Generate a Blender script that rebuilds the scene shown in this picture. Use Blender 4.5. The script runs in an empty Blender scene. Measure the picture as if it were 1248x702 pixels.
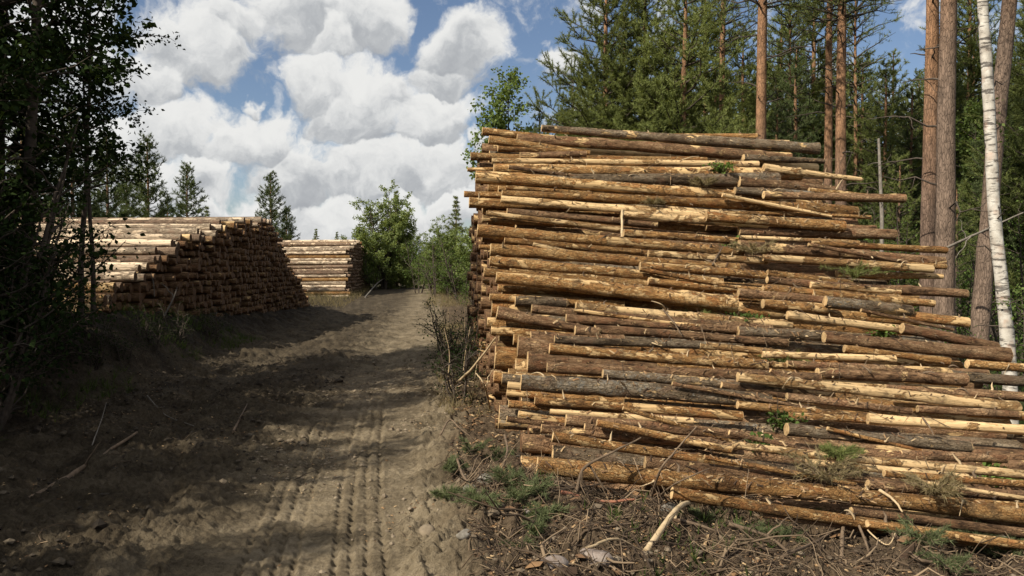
import bpy, math, random
import numpy as np
from mathutils import Vector, Matrix

random.seed(7)
RNG = np.random.default_rng(7)
scene = bpy.context.scene
COL = scene.collection
R_ = math.radians

# ------------------------------------------------------------------ camera
FPX, CX, HOR, CAMZ = 970.0, 624.0, 330.0, 1.7
cam_d = bpy.data.cameras.new('camera')
cam_d.sensor_width = 36.0
cam_d.lens = 36.0 * FPX / 1248.0
cam_d.clip_start = 0.05
cam_d.clip_end = 3000.0
cam = bpy.data.objects.new('camera', cam_d)
COL.objects.link(cam)
cam.location = (0, 0, CAMZ)
cam.rotation_euler = (R_(90) - math.atan(21.0 / FPX), 0, 0)
scene.camera = cam

# ------------------------------------------------------------------ light
SUN_TO = Vector((-0.60, -0.50, 0.64)).normalized()      # direction towards the sun
SUN_EL = math.asin(SUN_TO.z)
SUN_ROT = math.atan2(SUN_TO.x, SUN_TO.y)
sl = bpy.data.lights.new('sun', 'SUN')
sl.energy = 5.0
sl.angle = R_(0.55)
sl.color = (1.0, 0.935, 0.80)
sun = bpy.data.objects.new('sun', sl)
COL.objects.link(sun)
sun.rotation_euler = SUN_TO.to_track_quat('Z', 'Y').to_euler()
sun.location = (-20, -10, 30)

vs = scene.view_settings
scene.display_settings.display_device = 'sRGB'
vs.view_transform = 'Standard'
vs.look = 'None'
vs.exposure = 0.36
vs.gamma = 1.0
vs.use_curve_mapping = False
scene.cycles.max_bounces = 6
scene.cycles.diffuse_bounces = 3
scene.cycles.transparent_max_bounces = 6


class NT:
    """small helper for node trees"""
    def __init__(s, tree):
        s.t = tree
        s.n = tree.nodes
        s.l = tree.links

    def put(s, inp, v):
        if v is None:
            return
        if hasattr(v, 'is_output'):
            s.l.new(v, inp)
        elif isinstance(v, (tuple, list)) and len(v) == 3 and inp.type == 'RGBA':
            inp.default_value = (*v, 1.0)
        else:
            inp.default_value = v

    def node(s, typ, **kw):
        n = s.n.new(typ)
        for k, v in kw.items():
            setattr(n, k, v)
        return n

    def math(s, op, a, b=None, c=None, clamp=False):
        n = s.node('ShaderNodeMath', operation=op, use_clamp=clamp)
        for i, v in enumerate((a, b, c)):
            s.put(n.inputs[i], v)
        return n.outputs[0]

    def vmath(s, op, a, b=None, scale=None):
        n = s.node('ShaderNodeVectorMath', operation=op)
        s.put(n.inputs[0], a)
        if b is not None:
            s.put(n.inputs[1], b)
        if scale is not None:
            s.put(n.inputs['Scale'], scale)
        return n.outputs['Value'] if op in ('LENGTH', 'DOT_PRODUCT', 'DISTANCE') else n.outputs[0]

    def noise(s, vec, scale, detail=4, rough=0.55, dist=0.0, color=False, lac=2.0):
        n = s.node('ShaderNodeTexNoise')
        s.put(n.inputs['Vector'], vec)
        s.put(n.inputs['Scale'], scale)
        n.inputs['Detail'].default_value = detail
        n.inputs['Roughness'].default_value = rough
        n.inputs['Lacunarity'].default_value = lac
        n.inputs['Distortion'].default_value = dist
        return n.outputs['Color'] if color else n.outputs['Fac']

    def voro(s, vec, scale, feature='F1', out='Distance', rnd=1.0):
        n = s.node('ShaderNodeTexVoronoi', feature=feature)
        s.put(n.inputs['Vector'], vec)
        n.inputs['Scale'].default_value = scale
        n.inputs['Randomness'].default_value = rnd
        return n.outputs[out]

    def ramp(s, fac, stops, interp='LINEAR'):
        n = s.node('ShaderNodeValToRGB')
        r = n.color_ramp
        r.interpolation = interp
        while len(r.elements) < len(stops):
            r.elements.new(0.5)
        for e, (p, c) in zip(r.elements, stops):
            e.position = p
            e.color = (*c, 1.0) if len(c) == 3 else c
        s.put(n.inputs[0], fac)
        return n.outputs[0]

    def smooth(s, v, a, b, c=0.0, d=1.0):
        n = s.node('ShaderNodeMapRange', interpolation_type='SMOOTHSTEP')
        s.put(n.inputs[0], v)
        for i, q in enumerate((a, b, c, d)):
            n.inputs[i + 1].default_value = q
        return n.outputs[0]

    def mix(s, fac, a, b, blend='MIX'):
        n = s.node('ShaderNodeMix', data_type='RGBA', blend_type=blend)
        s.put(n.inputs[0], fac)
        s.put(n.inputs[6], a)
        s.put(n.inputs[7], b)
        return n.outputs[2]

    def fmix(s, fac, a, b):
        n = s.node('ShaderNodeMix', data_type='FLOAT')
        s.put(n.inputs[0], fac)
        s.put(n.inputs[2], a)
        s.put(n.inputs[3], b)
        return n.outputs[0]


# ------------------------------------------------------------------ sky
world = bpy.data.worlds.new('World')
scene.world = world
world.use_nodes = True
w = NT(world.node_tree)
w.n.clear()
SKY_STRENGTH = 0.072
sky = w.node('ShaderNodeTexSky', sky_type='NISHITA')
sky.sun_disc = False
sky.sun_elevation = SUN_EL
sky.sun_rotation = SUN_ROT
sky.air_density = 1.0
sky.dust_density = 0.6
sky.ozone_density = 1.6
tc = w.node('ShaderNodeTexCoord').outputs['Generated']
wn = w.noise(tc, 7.0, 3, 0.5, color=True)
wn2 = w.noise(tc, 22.0, 4, 0.55, color=True)
warp = w.vmath('ADD', w.vmath('SCALE', w.vmath('SUBTRACT', wn, (0.5, 0.5, 0.5)), scale=0.10),
               w.vmath('SCALE', w.vmath('SUBTRACT', wn2, (0.5, 0.5, 0.5)), scale=0.055))
dd = w.vmath('ADD', tc, warp)
BLOBS = [(235, 58, 80), (185, 95, 62), (285, 30, 48), (365, 22, 70), (440, 28, 68), (400, 60, 45),
         (566, 66, 62), (545, 98, 42), (385, 108, 48), (450, 128, 80), (522, 148, 60),
         (215, 155, 62), (280, 175, 55), (335, 172, 48), (125, 175, 70), (297, 132, 20),
         (375, 208, 66), (445, 214, 76), (525, 210, 60), (165, 225, 62), (250, 225, 55),
         (340, 272, 60), (425, 275, 70), (510, 268, 60), (560, 258, 42), (255, 270, 52),
         (50, 60, 120), (40, 190, 110), (672, 78, 34), (590, 185, 26), (725, 150, 40),
         (880, 175, 55), (1190, 160, 45), (1010, 200, 60)]
best = hrel = None
for (bx, by, br) in BLOBS:
    c = Vector(((bx - CX) / FPX, 1.0, (HOR - by) / FPX))
    r = br / FPX / c.length
    c.normalize()
    q = w.vmath('MULTIPLY', w.vmath('SUBTRACT', dd, tuple(c)), (1 / r, 1 / r, 1.2 / r))
    val = w.math('SUBTRACT', 1.0, w.vmath('LENGTH', q))
    sep = w.node('ShaderNodeSeparateXYZ')
    w.put(sep.inputs[0], q)
    h = sep.outputs[2]
    if best is None:
        best, hrel = val, h
    else:
        k = w.smooth(w.math('SUBTRACT', val, best), -0.12, 0.12)
        hrel = w.fmix(k, hrel, h)
        best = w.math('SMOOTH_MAX', best, val, 0.08)
# the rest of the sky carries the same kind of cloud
vd = w.vmath('DOT_PRODUCT', tc, (0.0, 0.985, 0.17))
far_n = w.noise(tc, 3.4, 3, 0.5)
away = w.math('MULTIPLY', w.math('SUBTRACT', far_n, 0.44), w.smooth(vd, 0.86, 0.70))
best2 = w.math('MAXIMUM', best, w.math('MULTIPLY', away, 4.0))
fine = w.noise(dd, 19.0, 9, 0.58)
dens = w.math('ADD', w.math('ADD', best2, 0.03), w.math('MULTIPLY', w.math('SUBTRACT', fine, 0.5), 1.05))
wisp = w.noise(dd, 52.0, 6, 0.62)
alpha = w.smooth(w.math('ADD', dens, w.math('MULTIPLY', w.math('SUBTRACT', wisp, 0.5), 0.48)), -0.02, 0.38)
so = SUN_TO
off = (so.x * 0.016, 0.0, 0.026)
fine_a = w.noise(dd, 10.0, 6, 0.55)
fine_b = w.noise(w.vmath('ADD', dd, off), 10.0, 6, 0.55)
relief = w.math('SUBTRACT', fine_a, fine_b)
off2 = (so.x * 0.007, 0.0, 0.011)
relief2 = w.math('SUBTRACT', w.noise(dd, 27.0, 6, 0.6), w.noise(w.vmath('ADD', dd, off2), 27.0, 6, 0.6))
lum = w.math('ADD', w.math('MULTIPLY', hrel, 0.56), w.math('ADD', w.math('MULTIPLY', relief, 1.5), w.math('MULTIPLY', relief2, 0.7)))
lum = w.math('ADD', lum, w.math('MULTIPLY', dens, -0.16))
lum = w.math('ADD', lum, 0.70)
lum = w.smooth(lum, 0.0, 1.0)
ccol = w.ramp(lum, [(0.0, (0.46, 0.48, 0.51)), (0.3, (0.58, 0.60, 0.62)), (0.65, (0.80, 0.81, 0.81)), (1.0, (0.97, 0.97, 0.95))])
ccol = w.vmath('SCALE', ccol, scale=0.67 / SKY_STRENGTH)
skyc = w.mix(1.0, sky.outputs[0], (1.02, 1.0, 1.04), 'MULTIPLY')
bg = w.node('ShaderNodeBackground')
w.put(bg.inputs['Color'], w.mix(alpha, skyc, ccol))
bg.inputs['Strength'].default_value = SKY_STRENGTH
wo = w.node('ShaderNodeOutputWorld')
w.l.new(bg.outputs[0], wo.inputs[0])
world.cycles.sampling_method = 'MANUAL'
world.cycles.sample_map_resolution = 512


# ------------------------------------------------------------------ frames of reference
CA, SA = math.cos(R_(5.36)), math.sin(R_(5.36))


def W(u, v, z=0.0):
    """u metres right of the track axis, v metres along it -> world"""
    return Vector((u * CA - v * SA, u * SA + v * CA, z))


def UV(x, y):
    return x * CA + y * SA, -x * SA + y * CA


def at(px, py, depth):
    """a point seen at a place in the photograph at a known depth"""
    return Vector(((px - CX) / FPX * depth, depth, CAMZ + (HOR - py) / FPX * depth))


# ------------------------------------------------------------------ noise
def _h(ix, iy, s):
    n = (ix.astype(np.int64) * 374761393 + iy.astype(np.int64) * 668265263 + s * 974634777) & 0x7fffffff
    n = ((n ^ (n >> 13)) * 1274126177) & 0x7fffffff
    n = n ^ (n >> 16)
    return (n & 0xffff) / 65535.0


def vnoise(x, y, s=0):
    ix, iy = np.floor(x), np.floor(y)
    fx, fy = x - ix, y - iy
    fx = fx * fx * fx * (fx * (fx * 6 - 15) + 10)
    fy = fy * fy * fy * (fy * (fy * 6 - 15) + 10)
    a, b = _h(ix, iy, s), _h(ix + 1, iy, s)
    c, d = _h(ix, iy + 1, s), _h(ix + 1, iy + 1, s)
    return (a * (1 - fx) + b * fx) * (1 - fy) + (c * (1 - fx) + d * fx) * fy - 0.5


def fbm(x, y, s=0, o=4, g=0.5):
    t, a = 0.0, 1.0
    ca, sa = 0.8, 0.6
    for i in range(o):
        t = t + a * vnoise(x, y, s + i * 17)
        x, y = (x * ca - y * sa) * 2.03 + 5.1, (x * sa + y * ca) * 2.03 + 1.7
        a *= g
    return t


def sst(x, a, b):
    t = np.clip((x - a) / (b - a), 0, 1)
    return t * t * (3 - 2 * t)


TRACKS = [(-0.30, 0.0), (-0.40, 0.4), (-0.50, 0.2), (-0.60, 0.3), (-0.84, 0.7), (-0.94, 0.1), (-1.04, 0.5), (-1.15, 0.33), (-3.3, 0.3), (-3.42, 0.8), (-3.54, .2)]


def track_u(v, k):
    return -0.10 * (v - 4.6) + 0.006 * (v - 4.6) ** 2 + 0.0 * k


def ground_z(x, y):
    """height of the terrain (numpy arrays)"""
    u, v = UV(x, y)
    z = -0.085 * np.clip(u - 0.7, 0, 6) + 0.02 * np.clip(u - 9, 0, 60)
    z = z + 0.45 * sst(v, 34, 62) + 0.012 * np.clip(v - 62, 0, 400)
    bank = np.interp(v, [5, 8.5, 10.5, 12.6, 14, 19.4, 23.5, 30, 36, 60], [.1, .14, .32, .92, .98, .64, .44, .2, .08, 0])
    edge = -4.7 + 0.5 * vnoise(v * 0.35, v * 0 + 2.2, 3)
    z = z + bank * sst(-u, -edge - 0.35, -edge + 0.95) * sst(v, 5.0, 9.5)
    z = z + 0.25 * fbm(x * 0.06, y * 0.06, 11, 3) * sst(np.abs(u + 1.5), 4, 14)
    # shoulder of debris between the track and the big pile
    rim = 0.10 + 0.22 * vnoise(v * 1.1, v * 0 + 7.7, 5)
    sh = sst(u, rim - 0.35, rim + 0.10)
    z = z + 0.10 * sh * (1 - sst(v, 6.5, 9.0)) * (1 - sst(u, 0.9, 2.6))
    z = z + (0.15 * fbm(x * 1.1, y * 1.1, 23, 3)) * sh * (1 - sst(v, 5.2, 6.0))
    road = sst(-u, -0.3, 0.2) * (1 - sst(-u, 3.6, 4.8))
    calm = sst(-u, 0.1, 0.3) * (1 - sst(-u, 1.2, 1.9)) * (1 - 0.5 * sst(v, 10, 16))
    rough = 1 - 0.80 * calm
    near = 1 - sst(v, 30, 60)
    z = z + near * rough * (0.07 * fbm(x * 1.3, y * 1.3, 31, 2) + 0.100 * fbm(x * 4.3, y * 4.3, 37, 4, 0.6) + 0.075 * np.abs(fbm(x * 13, y * 13, 41, 3, .6)))
    z = z + near * 0.018 * fbm(x * 11, y * 11, 43, 3, .6)
    # old wheel ruts of the left lane
    z = z - road * near * 0.08 * np.exp(-((u + 3.3 + 0.3 * vnoise(v * .3, v * 0, 9)) / 0.35) ** 2)
    z = z - road * near * 0.05 * np.exp(-((u + 1.0 - track_u(v, 0) * 0.6) / 0.6) ** 2)
    # tyre tread
    for k, (o, ph) in enumerate(TRACKS):
        c = o + track_u(v, k) + 0.025 * vnoise(v * 0.9, v * 0 + k, 51)
        g = np.exp(-((u - c) / 0.019) ** 4)
        lug = 0.66 + 0.34 * np.sign(np.sin((v + ph + 0.6 * u) * 2 * math.pi / 0.12))
        fade = sst(v, 3.2, 3.8) * (1 - sst(v, 9.0, 13)) * np.clip(0.8 + 1.3 * vnoise(u * 2.0 + k, v * 0.7, 57), 0, 1)
        z = z - 0.046 * g * lug * fade
        z = z + 0.009 * np.exp(-((u - c - 0.035) / 0.018) ** 2) * fade
    # thin press marks across
    return z


def gz(x, y):
    return float(ground_z(np.array([float(x)]), np.array([float(y)]))[0])


# ------------------------------------------------------------------ mesh building
class MB:
    def __init__(s):
        s.V, s.F, s.n = [], [], 0

    def add(s, V, F, m=0):
        V = np.asarray(V, dtype=np.float32)
        F = np.asarray(F, dtype=np.int32)
        s.V.append(V)
        s.F.append((F + s.n, m))
        s.n += len(V)

    def mesh(s, name, mats, smooth=True):
        me = bpy.data.meshes.new(name)
        V = np.concatenate(s.V)
        me.vertices.add(len(V))
        me.vertices.foreach_set('co', V.ravel())
        loops = np.concatenate([f.ravel() for f, m in s.F])
        sizes = np.concatenate([np.full(len(f), f.shape[1], dtype=np.int32) for f, m in s.F])
        mi = np.concatenate([np.full(len(f), m, dtype=np.int32) for f, m in s.F])
        me.loops.add(len(loops))
        me.loops.foreach_set('vertex_index', loops)
        me.polygons.add(len(sizes))
        starts = np.concatenate([[0], np.cumsum(sizes)[:-1]]).astype(np.int32)
        me.polygons.foreach_set('loop_start', starts)
        if not isinstance(mats, (list, tuple)):
            mats = [mats]
        for m in mats:
            me.materials.append(m)
        me.polygons.foreach_set('material_index', mi)
        me.polygons.foreach_set('use_smooth', np.full(len(sizes), smooth, dtype=bool))
        me.update(calc_edges=True)
        return me


def link(name, me, parent=None, loc=None, mat=None):
    o = bpy.data.objects.new(name, me)
    COL.objects.link(o)
    if parent is not None:
        o.parent = parent
    if loc is not None:
        o.location = loc
    if mat is not None:
        o.matrix_world = mat
    return o


def tag(o, label=None, cat=None, group=None, kind=None):
    for k, v in (('label', label), ('category', cat), ('group', group), ('kind', kind)):
        if v:
            o[k] = v
    return o


def tube(P, R, seg=6, cap=True):
    """tapered tube along a path"""
    P = np.asarray(P, dtype=float)
    R = np.broadcast_to(np.asarray(R, dtype=float), (len(P),))
    T = np.gradient(P, axis=0)
    T /= np.linalg.norm(T, axis=1)[:, None] + 1e-9
    ref = np.array([0, 0, 1.0]) if abs(T[:, 2].mean()) < 0.8 else np.array([1.0, 0, 0])
    A = np.cross(T, ref)
    A /= np.linalg.norm(A, axis=1)[:, None] + 1e-9
    B = np.cross(T, A)
    a = np.arange(seg) * 2 * math.pi / seg
    V = P[:, None, :] + R[:, None, None] * (np.cos(a)[None, :, None] * A[:, None, :] + np.sin(a)[None, :, None] * B[:, None, :])
    n = len(P)
    i, j = np.meshgrid(np.arange(n - 1), np.arange(seg), indexing='ij')
    j2 = (j + 1) % seg
    F = np.stack([i * seg + j, i * seg + j2, (i + 1) * seg + j2, (i + 1) * seg + j], -1).reshape(-1, 4)
    return V.reshape(-1, 3), F


def curve_pts(p0, p1, n=6, sag=0.0, wob=0.0, rng=RNG):
    t = np.linspace(0, 1, n)[:, None]
    p0, p1 = np.array(p0, float), np.array(p1, float)
    P = p0 * (1 - t) + p1 * t
    P[:, 2] += sag * 4 * (t * (1 - t))[:, 0]
    L = np.linalg.norm(p1 - p0)
    P[1:-1] += rng.normal(0, wob * L, (n - 2, 3))
    return P


# ------------------------------------------------------------------ materials
def material(name):
    m = bpy.data.materials.new(name)
    m.use_nodes = True
    t = NT(m.node_tree)
    t.n.clear()
    out = t.node('ShaderNodeOutputMaterial')
    return m, t, out


def principled(t, out, col, rough=0.85, bump=None, bstr=0.5, bdist=0.01, spec=0.25):
    p = t.node('ShaderNodeBsdfPrincipled')
    t.put(p.inputs['Base Color'], col)
    t.put(p.inputs['Roughness'], rough)
    p.inputs['Specular IOR Level'].default_value = spec
    if bump is not None:
        b = t.node('ShaderNodeBump')
        b.inputs['Strength'].default_value = bstr
        b.inputs['Distance'].default_value = bdist
        t.put(b.inputs['Height'], bump)
        t.l.new(b.outputs[0], p.inputs['Normal'])
    t.l.new(p.outputs[0], out.inputs[0])
    return p


def log_coords(t, sx=0.35):
    tc = t.node('ShaderNodeTexCoord').outputs['Object']
    oi = t.node('ShaderNodeObjectInfo').outputs['Random']
    cmb = t.node('ShaderNodeCombineXYZ')
    t.put(cmb.inputs[0], t.math('MULTIPLY', oi, 71.0))
    t.put(cmb.inputs[1], t.math('MULTIPLY', oi, 37.0))
    t.put(cmb.inputs[2], t.math('MULTIPLY', oi, 13.0))
    p = t.vmath('ADD', t.vmath('SCALE', tc, scale=t.math('ADD', 0.72, t.math('MULTIPLY', t.math('FRACT', t.math('MULTIPLY', oi, 17.3)), 0.75))), cmb.outputs[0])
    return p, t.vmath('MULTIPLY', p, (sx, 1, 1)), oi


def bark_mat(name, cols, peel, peel_col, lichen=0.0, plate=38.0, fleck=0.5):
    """cols dark..light; peel = share of the surface that has lost its bark"""
    m, t, out = material(name)
    p, ps, oi = log_coords(t)
    n1 = t.noise(ps, 15.0, 6, 0.70)
    n0 = t.noise(ps, 2.4, 3, 0.5)
    fl = t.noise(t.vmath('MULTIPLY', p, (9, 34, 34)), 1.0, 5, 0.72)
    f1 = t.math('ADD', t.math('MULTIPLY', n1, 0.62), t.math('MULTIPLY', fl, 0.38))
    f1 = t.math('ADD', f1, t.math('MULTIPLY', t.math('SUBTRACT', n0, 0.5), 0.42))
    col = t.ramp(f1, [(0.38, cols[0]), (0.46, cols[1]), (0.55, cols[2]), (0.64, cols[3])])
    red = t.smooth(t.noise(t.vmath('MULTIPLY', p, (0.5, 1, 1)), 8.5, 5, 0.66), 0.52, 0.62)
    col = t.mix(t.math('MULTIPLY', red, 0.55), col, tuple(a * b_ for a, b_ in zip(cols[2], (0.92, 0.72, 0.68))))
    vo = t.voro(t.vmath('ADD', t.vmath('MULTIPLY', p, (0.5, 1, 1)), t.vmath('SCALE', t.noise(p, 30.0, 2, color=True), scale=0.03)), plate, 'DISTANCE_TO_EDGE')
    crack = t.smooth(vo, 0.0, 0.16)
    ck = t.math('MULTIPLY', t.math('SUBTRACT', 1.0, crack), t.smooth(n0, 0.40, 0.60))
    col = t.mix(t.math('MULTIPLY', ck, 0.45), col, tuple(c * 0.5 for c in cols[0]))
    # flakes that came off, in small and large patches
    pn = t.noise(t.vmath('MULTIPLY', p, (0.38, 1.0, 1.0)), 5.2, 7, 0.68, 0.5)
    pr = t.math('ADD', pn, t.math('MULTIPLY', t.math('SUBTRACT', oi, 0.5), 0.12))
    th = 0.5 + (0.5 - peel) * 0.40
    pm = t.smooth(pr, th, th + 0.03)
    sm = t.smooth(t.noise(t.vmath('MULTIPLY', p, (0.45, 1, 1)), 24.0, 4, 0.62), 0.70 - 0.16 * fleck, 0.74 - 0.16 * fleck)
    pm = t.math('MAXIMUM', pm, t.math('MULTIPLY', sm, 0.85))
    streak = t.noise(t.vmath('MULTIPLY', p, (2.2, 38, 38)), 1.0, 5, 0.65)
    wood = t.ramp(streak, [(0.28, tuple(c * 0.42 for c in peel_col)), (0.5, peel_col), (0.72, tuple(min(1, c * 1.25) for c in peel_col))])
    spot = t.smooth(t.noise(ps, 34.0, 4, 0.6), 0.57, 0.66)
    wood = t.mix(t.math('MULTIPLY', spot, 0.7), wood, cols[1])
    col = t.mix(pm, col, wood)
    if lichen > 0:
        ln = t.math('ADD', t.noise(p, 21.0, 6, 0.72), t.math('MULTIPLY', t.math('SUBTRACT', n0, 0.5), 0.5))
        lm = t.smooth(ln, 0.66 - lichen * 0.18, 0.74 - lichen * 0.18)
        col = t.mix(t.math('MULTIPLY', lm, 0.62), col, (0.235, 0.225, 0.195))
    # clinging dirt in blotches
    dn = t.smooth(t.noise(p, 4.3, 6, 0.66), 0.54, 0.68)
    col = t.mix(t.math('MULTIPLY', dn, 0.55), col, (0.07, 0.047, 0.03))
    br = t.math('ADD', 0.80, t.math('MULTIPLY', oi, 0.42))
    col = t.vmath('SCALE', col, scale=br)
    fine = t.noise(p, 95.0, 4, 0.7)
    hgt = t.math('ADD', t.math('MULTIPLY', f1, 1.8), t.math('MULTIPLY', crack, 0.25))
    hgt = t.math('ADD', hgt, t.math('MULTIPLY', fine, 0.45))
    hgt = t.fmix(pm, hgt, t.math('ADD', 0.15, t.math('MULTIPLY', streak, 0.6)))
    principled(t, out, col, 0.9, hgt, 1.0, 0.028, 0.12)
    return m


PEEL = (0.52, 0.345, 0.165)
M_LOG = {
    'o': bark_mat('pine bark orange', [(0.095, 0.048, 0.02), (0.25, 0.130, 0.048), (0.42, 0.228, 0.085), (0.56, 0.355, 0.16)], 0.34, PEEL, fleck=0.75),
    'b': bark_mat('pine bark brown', [(0.055, 0.031, 0.017), (0.17, 0.097, 0.051), (0.275, 0.163, 0.086), (0.40, 0.262, 0.148)], 0.20, PEEL, fleck=0.35),
    'g': bark_mat('pine bark grey', [(0.045, 0.030, 0.018), (0.14, 0.10, 0.062), (0.22, 0.163, 0.105), (0.33, 0.265, 0.185)], 0.20, PEEL, 0.35, fleck=0.45),
    'p': bark_mat('half peeled pine', [(0.15, 0.08, 0.034), (0.30, 0.17, 0.07), (0.41, 0.25, 0.11), (0.50, 0.32, 0.155)], 0.62, (0.58, 0.40, 0.205), fleck=0.6),
    'd': bark_mat('dry pale pine', [(0.16, 0.12, 0.085), (0.33, 0.25, 0.175), (0.46, 0.355, 0.25), (0.58, 0.46, 0.33)], 0.55, (0.64, 0.50, 0.35)),
    'e': bark_mat('dry brown pine', [(0.10, 0.066, 0.045), (0.20, 0.135, 0.092), (0.29, 0.20, 0.135), (0.38, 0.275, 0.19)], 0.25, (0.55, 0.41, 0.27)),
}


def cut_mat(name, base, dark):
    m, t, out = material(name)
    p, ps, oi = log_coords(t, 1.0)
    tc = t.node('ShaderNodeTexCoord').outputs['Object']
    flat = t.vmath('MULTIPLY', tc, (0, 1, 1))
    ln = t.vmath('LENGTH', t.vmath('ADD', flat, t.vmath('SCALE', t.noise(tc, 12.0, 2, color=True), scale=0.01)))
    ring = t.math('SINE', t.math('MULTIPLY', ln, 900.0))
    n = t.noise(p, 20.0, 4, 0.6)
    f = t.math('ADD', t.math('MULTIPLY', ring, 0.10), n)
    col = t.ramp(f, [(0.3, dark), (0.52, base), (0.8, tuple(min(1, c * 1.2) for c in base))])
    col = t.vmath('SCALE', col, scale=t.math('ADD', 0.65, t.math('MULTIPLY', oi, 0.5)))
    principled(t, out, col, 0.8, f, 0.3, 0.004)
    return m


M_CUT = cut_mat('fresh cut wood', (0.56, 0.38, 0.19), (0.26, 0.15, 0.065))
M_CUT_OLD_SHADED = cut_mat('weathered cut wood', (0.13, 0.066, 0.030), (0.04, 0.022, 0.012))  # old ends, darkened further to imitate the left pile's shaded end wall


def simple_mat(name, stops, scale=10.0, rough=0.85, bump=0.4, bdist=0.01, stretch=(1, 1, 1), detail=5, world_c=False, rnd=0.3, island=0.0):
    m, t, out = material(name)
    tc = t.node('ShaderNodeTexCoord').outputs['Object']
    oi = t.node('ShaderNodeObjectInfo').outputs['Random']
    p = t.vmath('MULTIPLY', tc, stretch)
    n = t.noise(p, scale, detail, 0.62)
    f = n
    if island:
        ri = t.node('ShaderNodeNewGeometry').outputs['Random Per Island']
        f = t.math('ADD', t.math('MULTIPLY', n, 1 - island), t.math('MULTIPLY', ri, island))
    col = t.ramp(f, stops)
    col = t.vmath('SCALE', col, scale=t.math('ADD', 1 - rnd / 2, t.math('MULTIPLY', oi, rnd)))
    principled(t, out, col, rough, n, bump, bdist)
    return m


def leaf_mat(name, c0, c1, trans=0.35, rnd=0.25):
    m, t, out = material(name)
    g = t.node('ShaderNodeNewGeometry')
    oi = t.node('ShaderNodeObjectInfo').outputs['Random']
    tc = t.node('ShaderNodeTexCoord').outputs['Object']
    n = t.noise(tc, 1.6, 3, 0.6)
    f = t.math('ADD', t.math('MULTIPLY', g.outputs['Random Per Island'], 0.6), t.math('MULTIPLY', n, 0.4))
    col = t.ramp(f, [(0.15, c0), (0.8, c1)])
    col = t.vmath('SCALE', col, scale=t.math('ADD', 1 - rnd / 2, t.math('MULTIPLY', oi, rnd)))
    d = t.node('ShaderNodeBsdfDiffuse')
    t.put(d.inputs[0], col)
    tr = t.node('ShaderNodeBsdfTranslucent')
    t.put(tr.inputs[0], t.mix(1.0, col, (1.25, 1.15, 0.55), 'MULTIPLY'))
    mx = t.node('ShaderNodeMixShader')
    mx.inputs[0].default_value = trans
    t.l.new(d.outputs[0], mx.inputs[1])
    t.l.new(tr.outputs[0], mx.inputs[2])
    t.l.new(mx.outputs[0], out.inputs[0])
    return m


def trunk_mat(name, low, high, z0, z1, plate=26.0):
    """pine bark: grey-brown plates below, flaky orange above"""
    m, t, out = material(name)
    tc = t.node('ShaderNodeTexCoord').outputs['Object']
    oi = t.node('ShaderNodeObjectInfo').outputs['Random']
    sep = t.node('ShaderNodeSeparateXYZ')
    t.put(sep.inputs[0], tc)
    p = t.vmath('MULTIPLY', tc, (1, 1, 0.30))
    n = t.math('ADD', t.noise(p, 14.0, 6, 0.70), t.math('MULTIPLY', t.math('SUBTRACT', t.noise(tc, 2.2, 4, 0.6), 0.5), 0.45))
    vo = t.voro(t.vmath('ADD', p, t.vmath('SCALE', t.noise(p, 16.0, 3, color=True), scale=0.06)), plate, 'DISTANCE_TO_EDGE')
    cr = t.smooth(vo, 0.0, 0.14)
    hz = t.math('ADD', sep.outputs[2], t.math('MULTIPLY', t.math('SUBTRACT', t.noise(tc, 1.2, 3), 0.5), 3.0))
    k = t.smooth(hz, z0, z1)
    cl = t.ramp(n, [(0.3, tuple(c * 0.5 for c in low)), (0.5, low), (0.72, tuple(c * 1.5 for c in low))])
    ch = t.ramp(n, [(0.3, tuple(c * 0.45 for c in high)), (0.52, high), (0.72, tuple(c * 1.35 for c in high))])
    col = t.mix(k, cl, ch)
    col = t.mix(t.math('MULTIPLY', t.math('SUBTRACT', 1.0, cr), 0.3), col, (0.03, 0.02, 0.014))
    h = t.math('ADD', n, t.math('MULTIPLY', cr, 0.5))
    principled(t, out, col, 0.88, h, 0.9, 0.02, 0.15)
    return m


M_PINE_TRUNK = trunk_mat('standing pine bark', (0.17, 0.115, 0.085), (0.30, 0.165, 0.09), 3.0, 6.5)
M_PINE_TRUNK2 = trunk_mat('old pine bark', (0.19, 0.135, 0.10), (0.26, 0.14, 0.075), 5.0, 10.0)
M_TWIG_BARK = simple_mat('dark twig bark', [(0.3, (0.035, 0.026, 0.02)), (0.7, (0.10, 0.078, 0.06))], 20, 0.9)
M_DEAD = simple_mat('dead grey wood', [(0.25, (0.10, 0.085, 0.07)), (0.7, (0.27, 0.235, 0.195))], 18, 0.9, stretch=(1, 1, 1))
M_PALE_STICK = simple_mat('bare pale wood', [(0.2, (0.26, 0.18, 0.10)), (0.5, (0.46, 0.34, 0.20)), (0.8, (0.58, 0.45, 0.29))], 14, 0.8)
M_RED_STICK = simple_mat('reddish inner bark', [(0.25, (0.16, 0.06, 0.035)), (0.7, (0.38, 0.17, 0.10))], 16, 0.8)
M_BROWN_STICK = simple_mat('brown stick bark', [(0.25, (0.06, 0.04, 0.026)), (0.7, (0.20, 0.14, 0.09))], 16, 0.88)
M_NEEDLE = leaf_mat('pine needles', (0.105, 0.130, 0.044), (0.235, 0.262, 0.092), 0.32)
M_NEEDLE_B = leaf_mat('blue green needles', (0.060, 0.082, 0.036), (0.14, 0.17, 0.072), 0.25)
M_LEAF = leaf_mat('broad leaves', (0.05, 0.082, 0.024), (0.125, 0.18, 0.05), 0.36)
M_LEAF_SHADED = leaf_mat('shade-darkened alder leaves', (0.013, 0.023, 0.009), (0.034, 0.052, 0.017), 0.2)  # shade put into the leaf colour so left trees read as silhouettes
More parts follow.
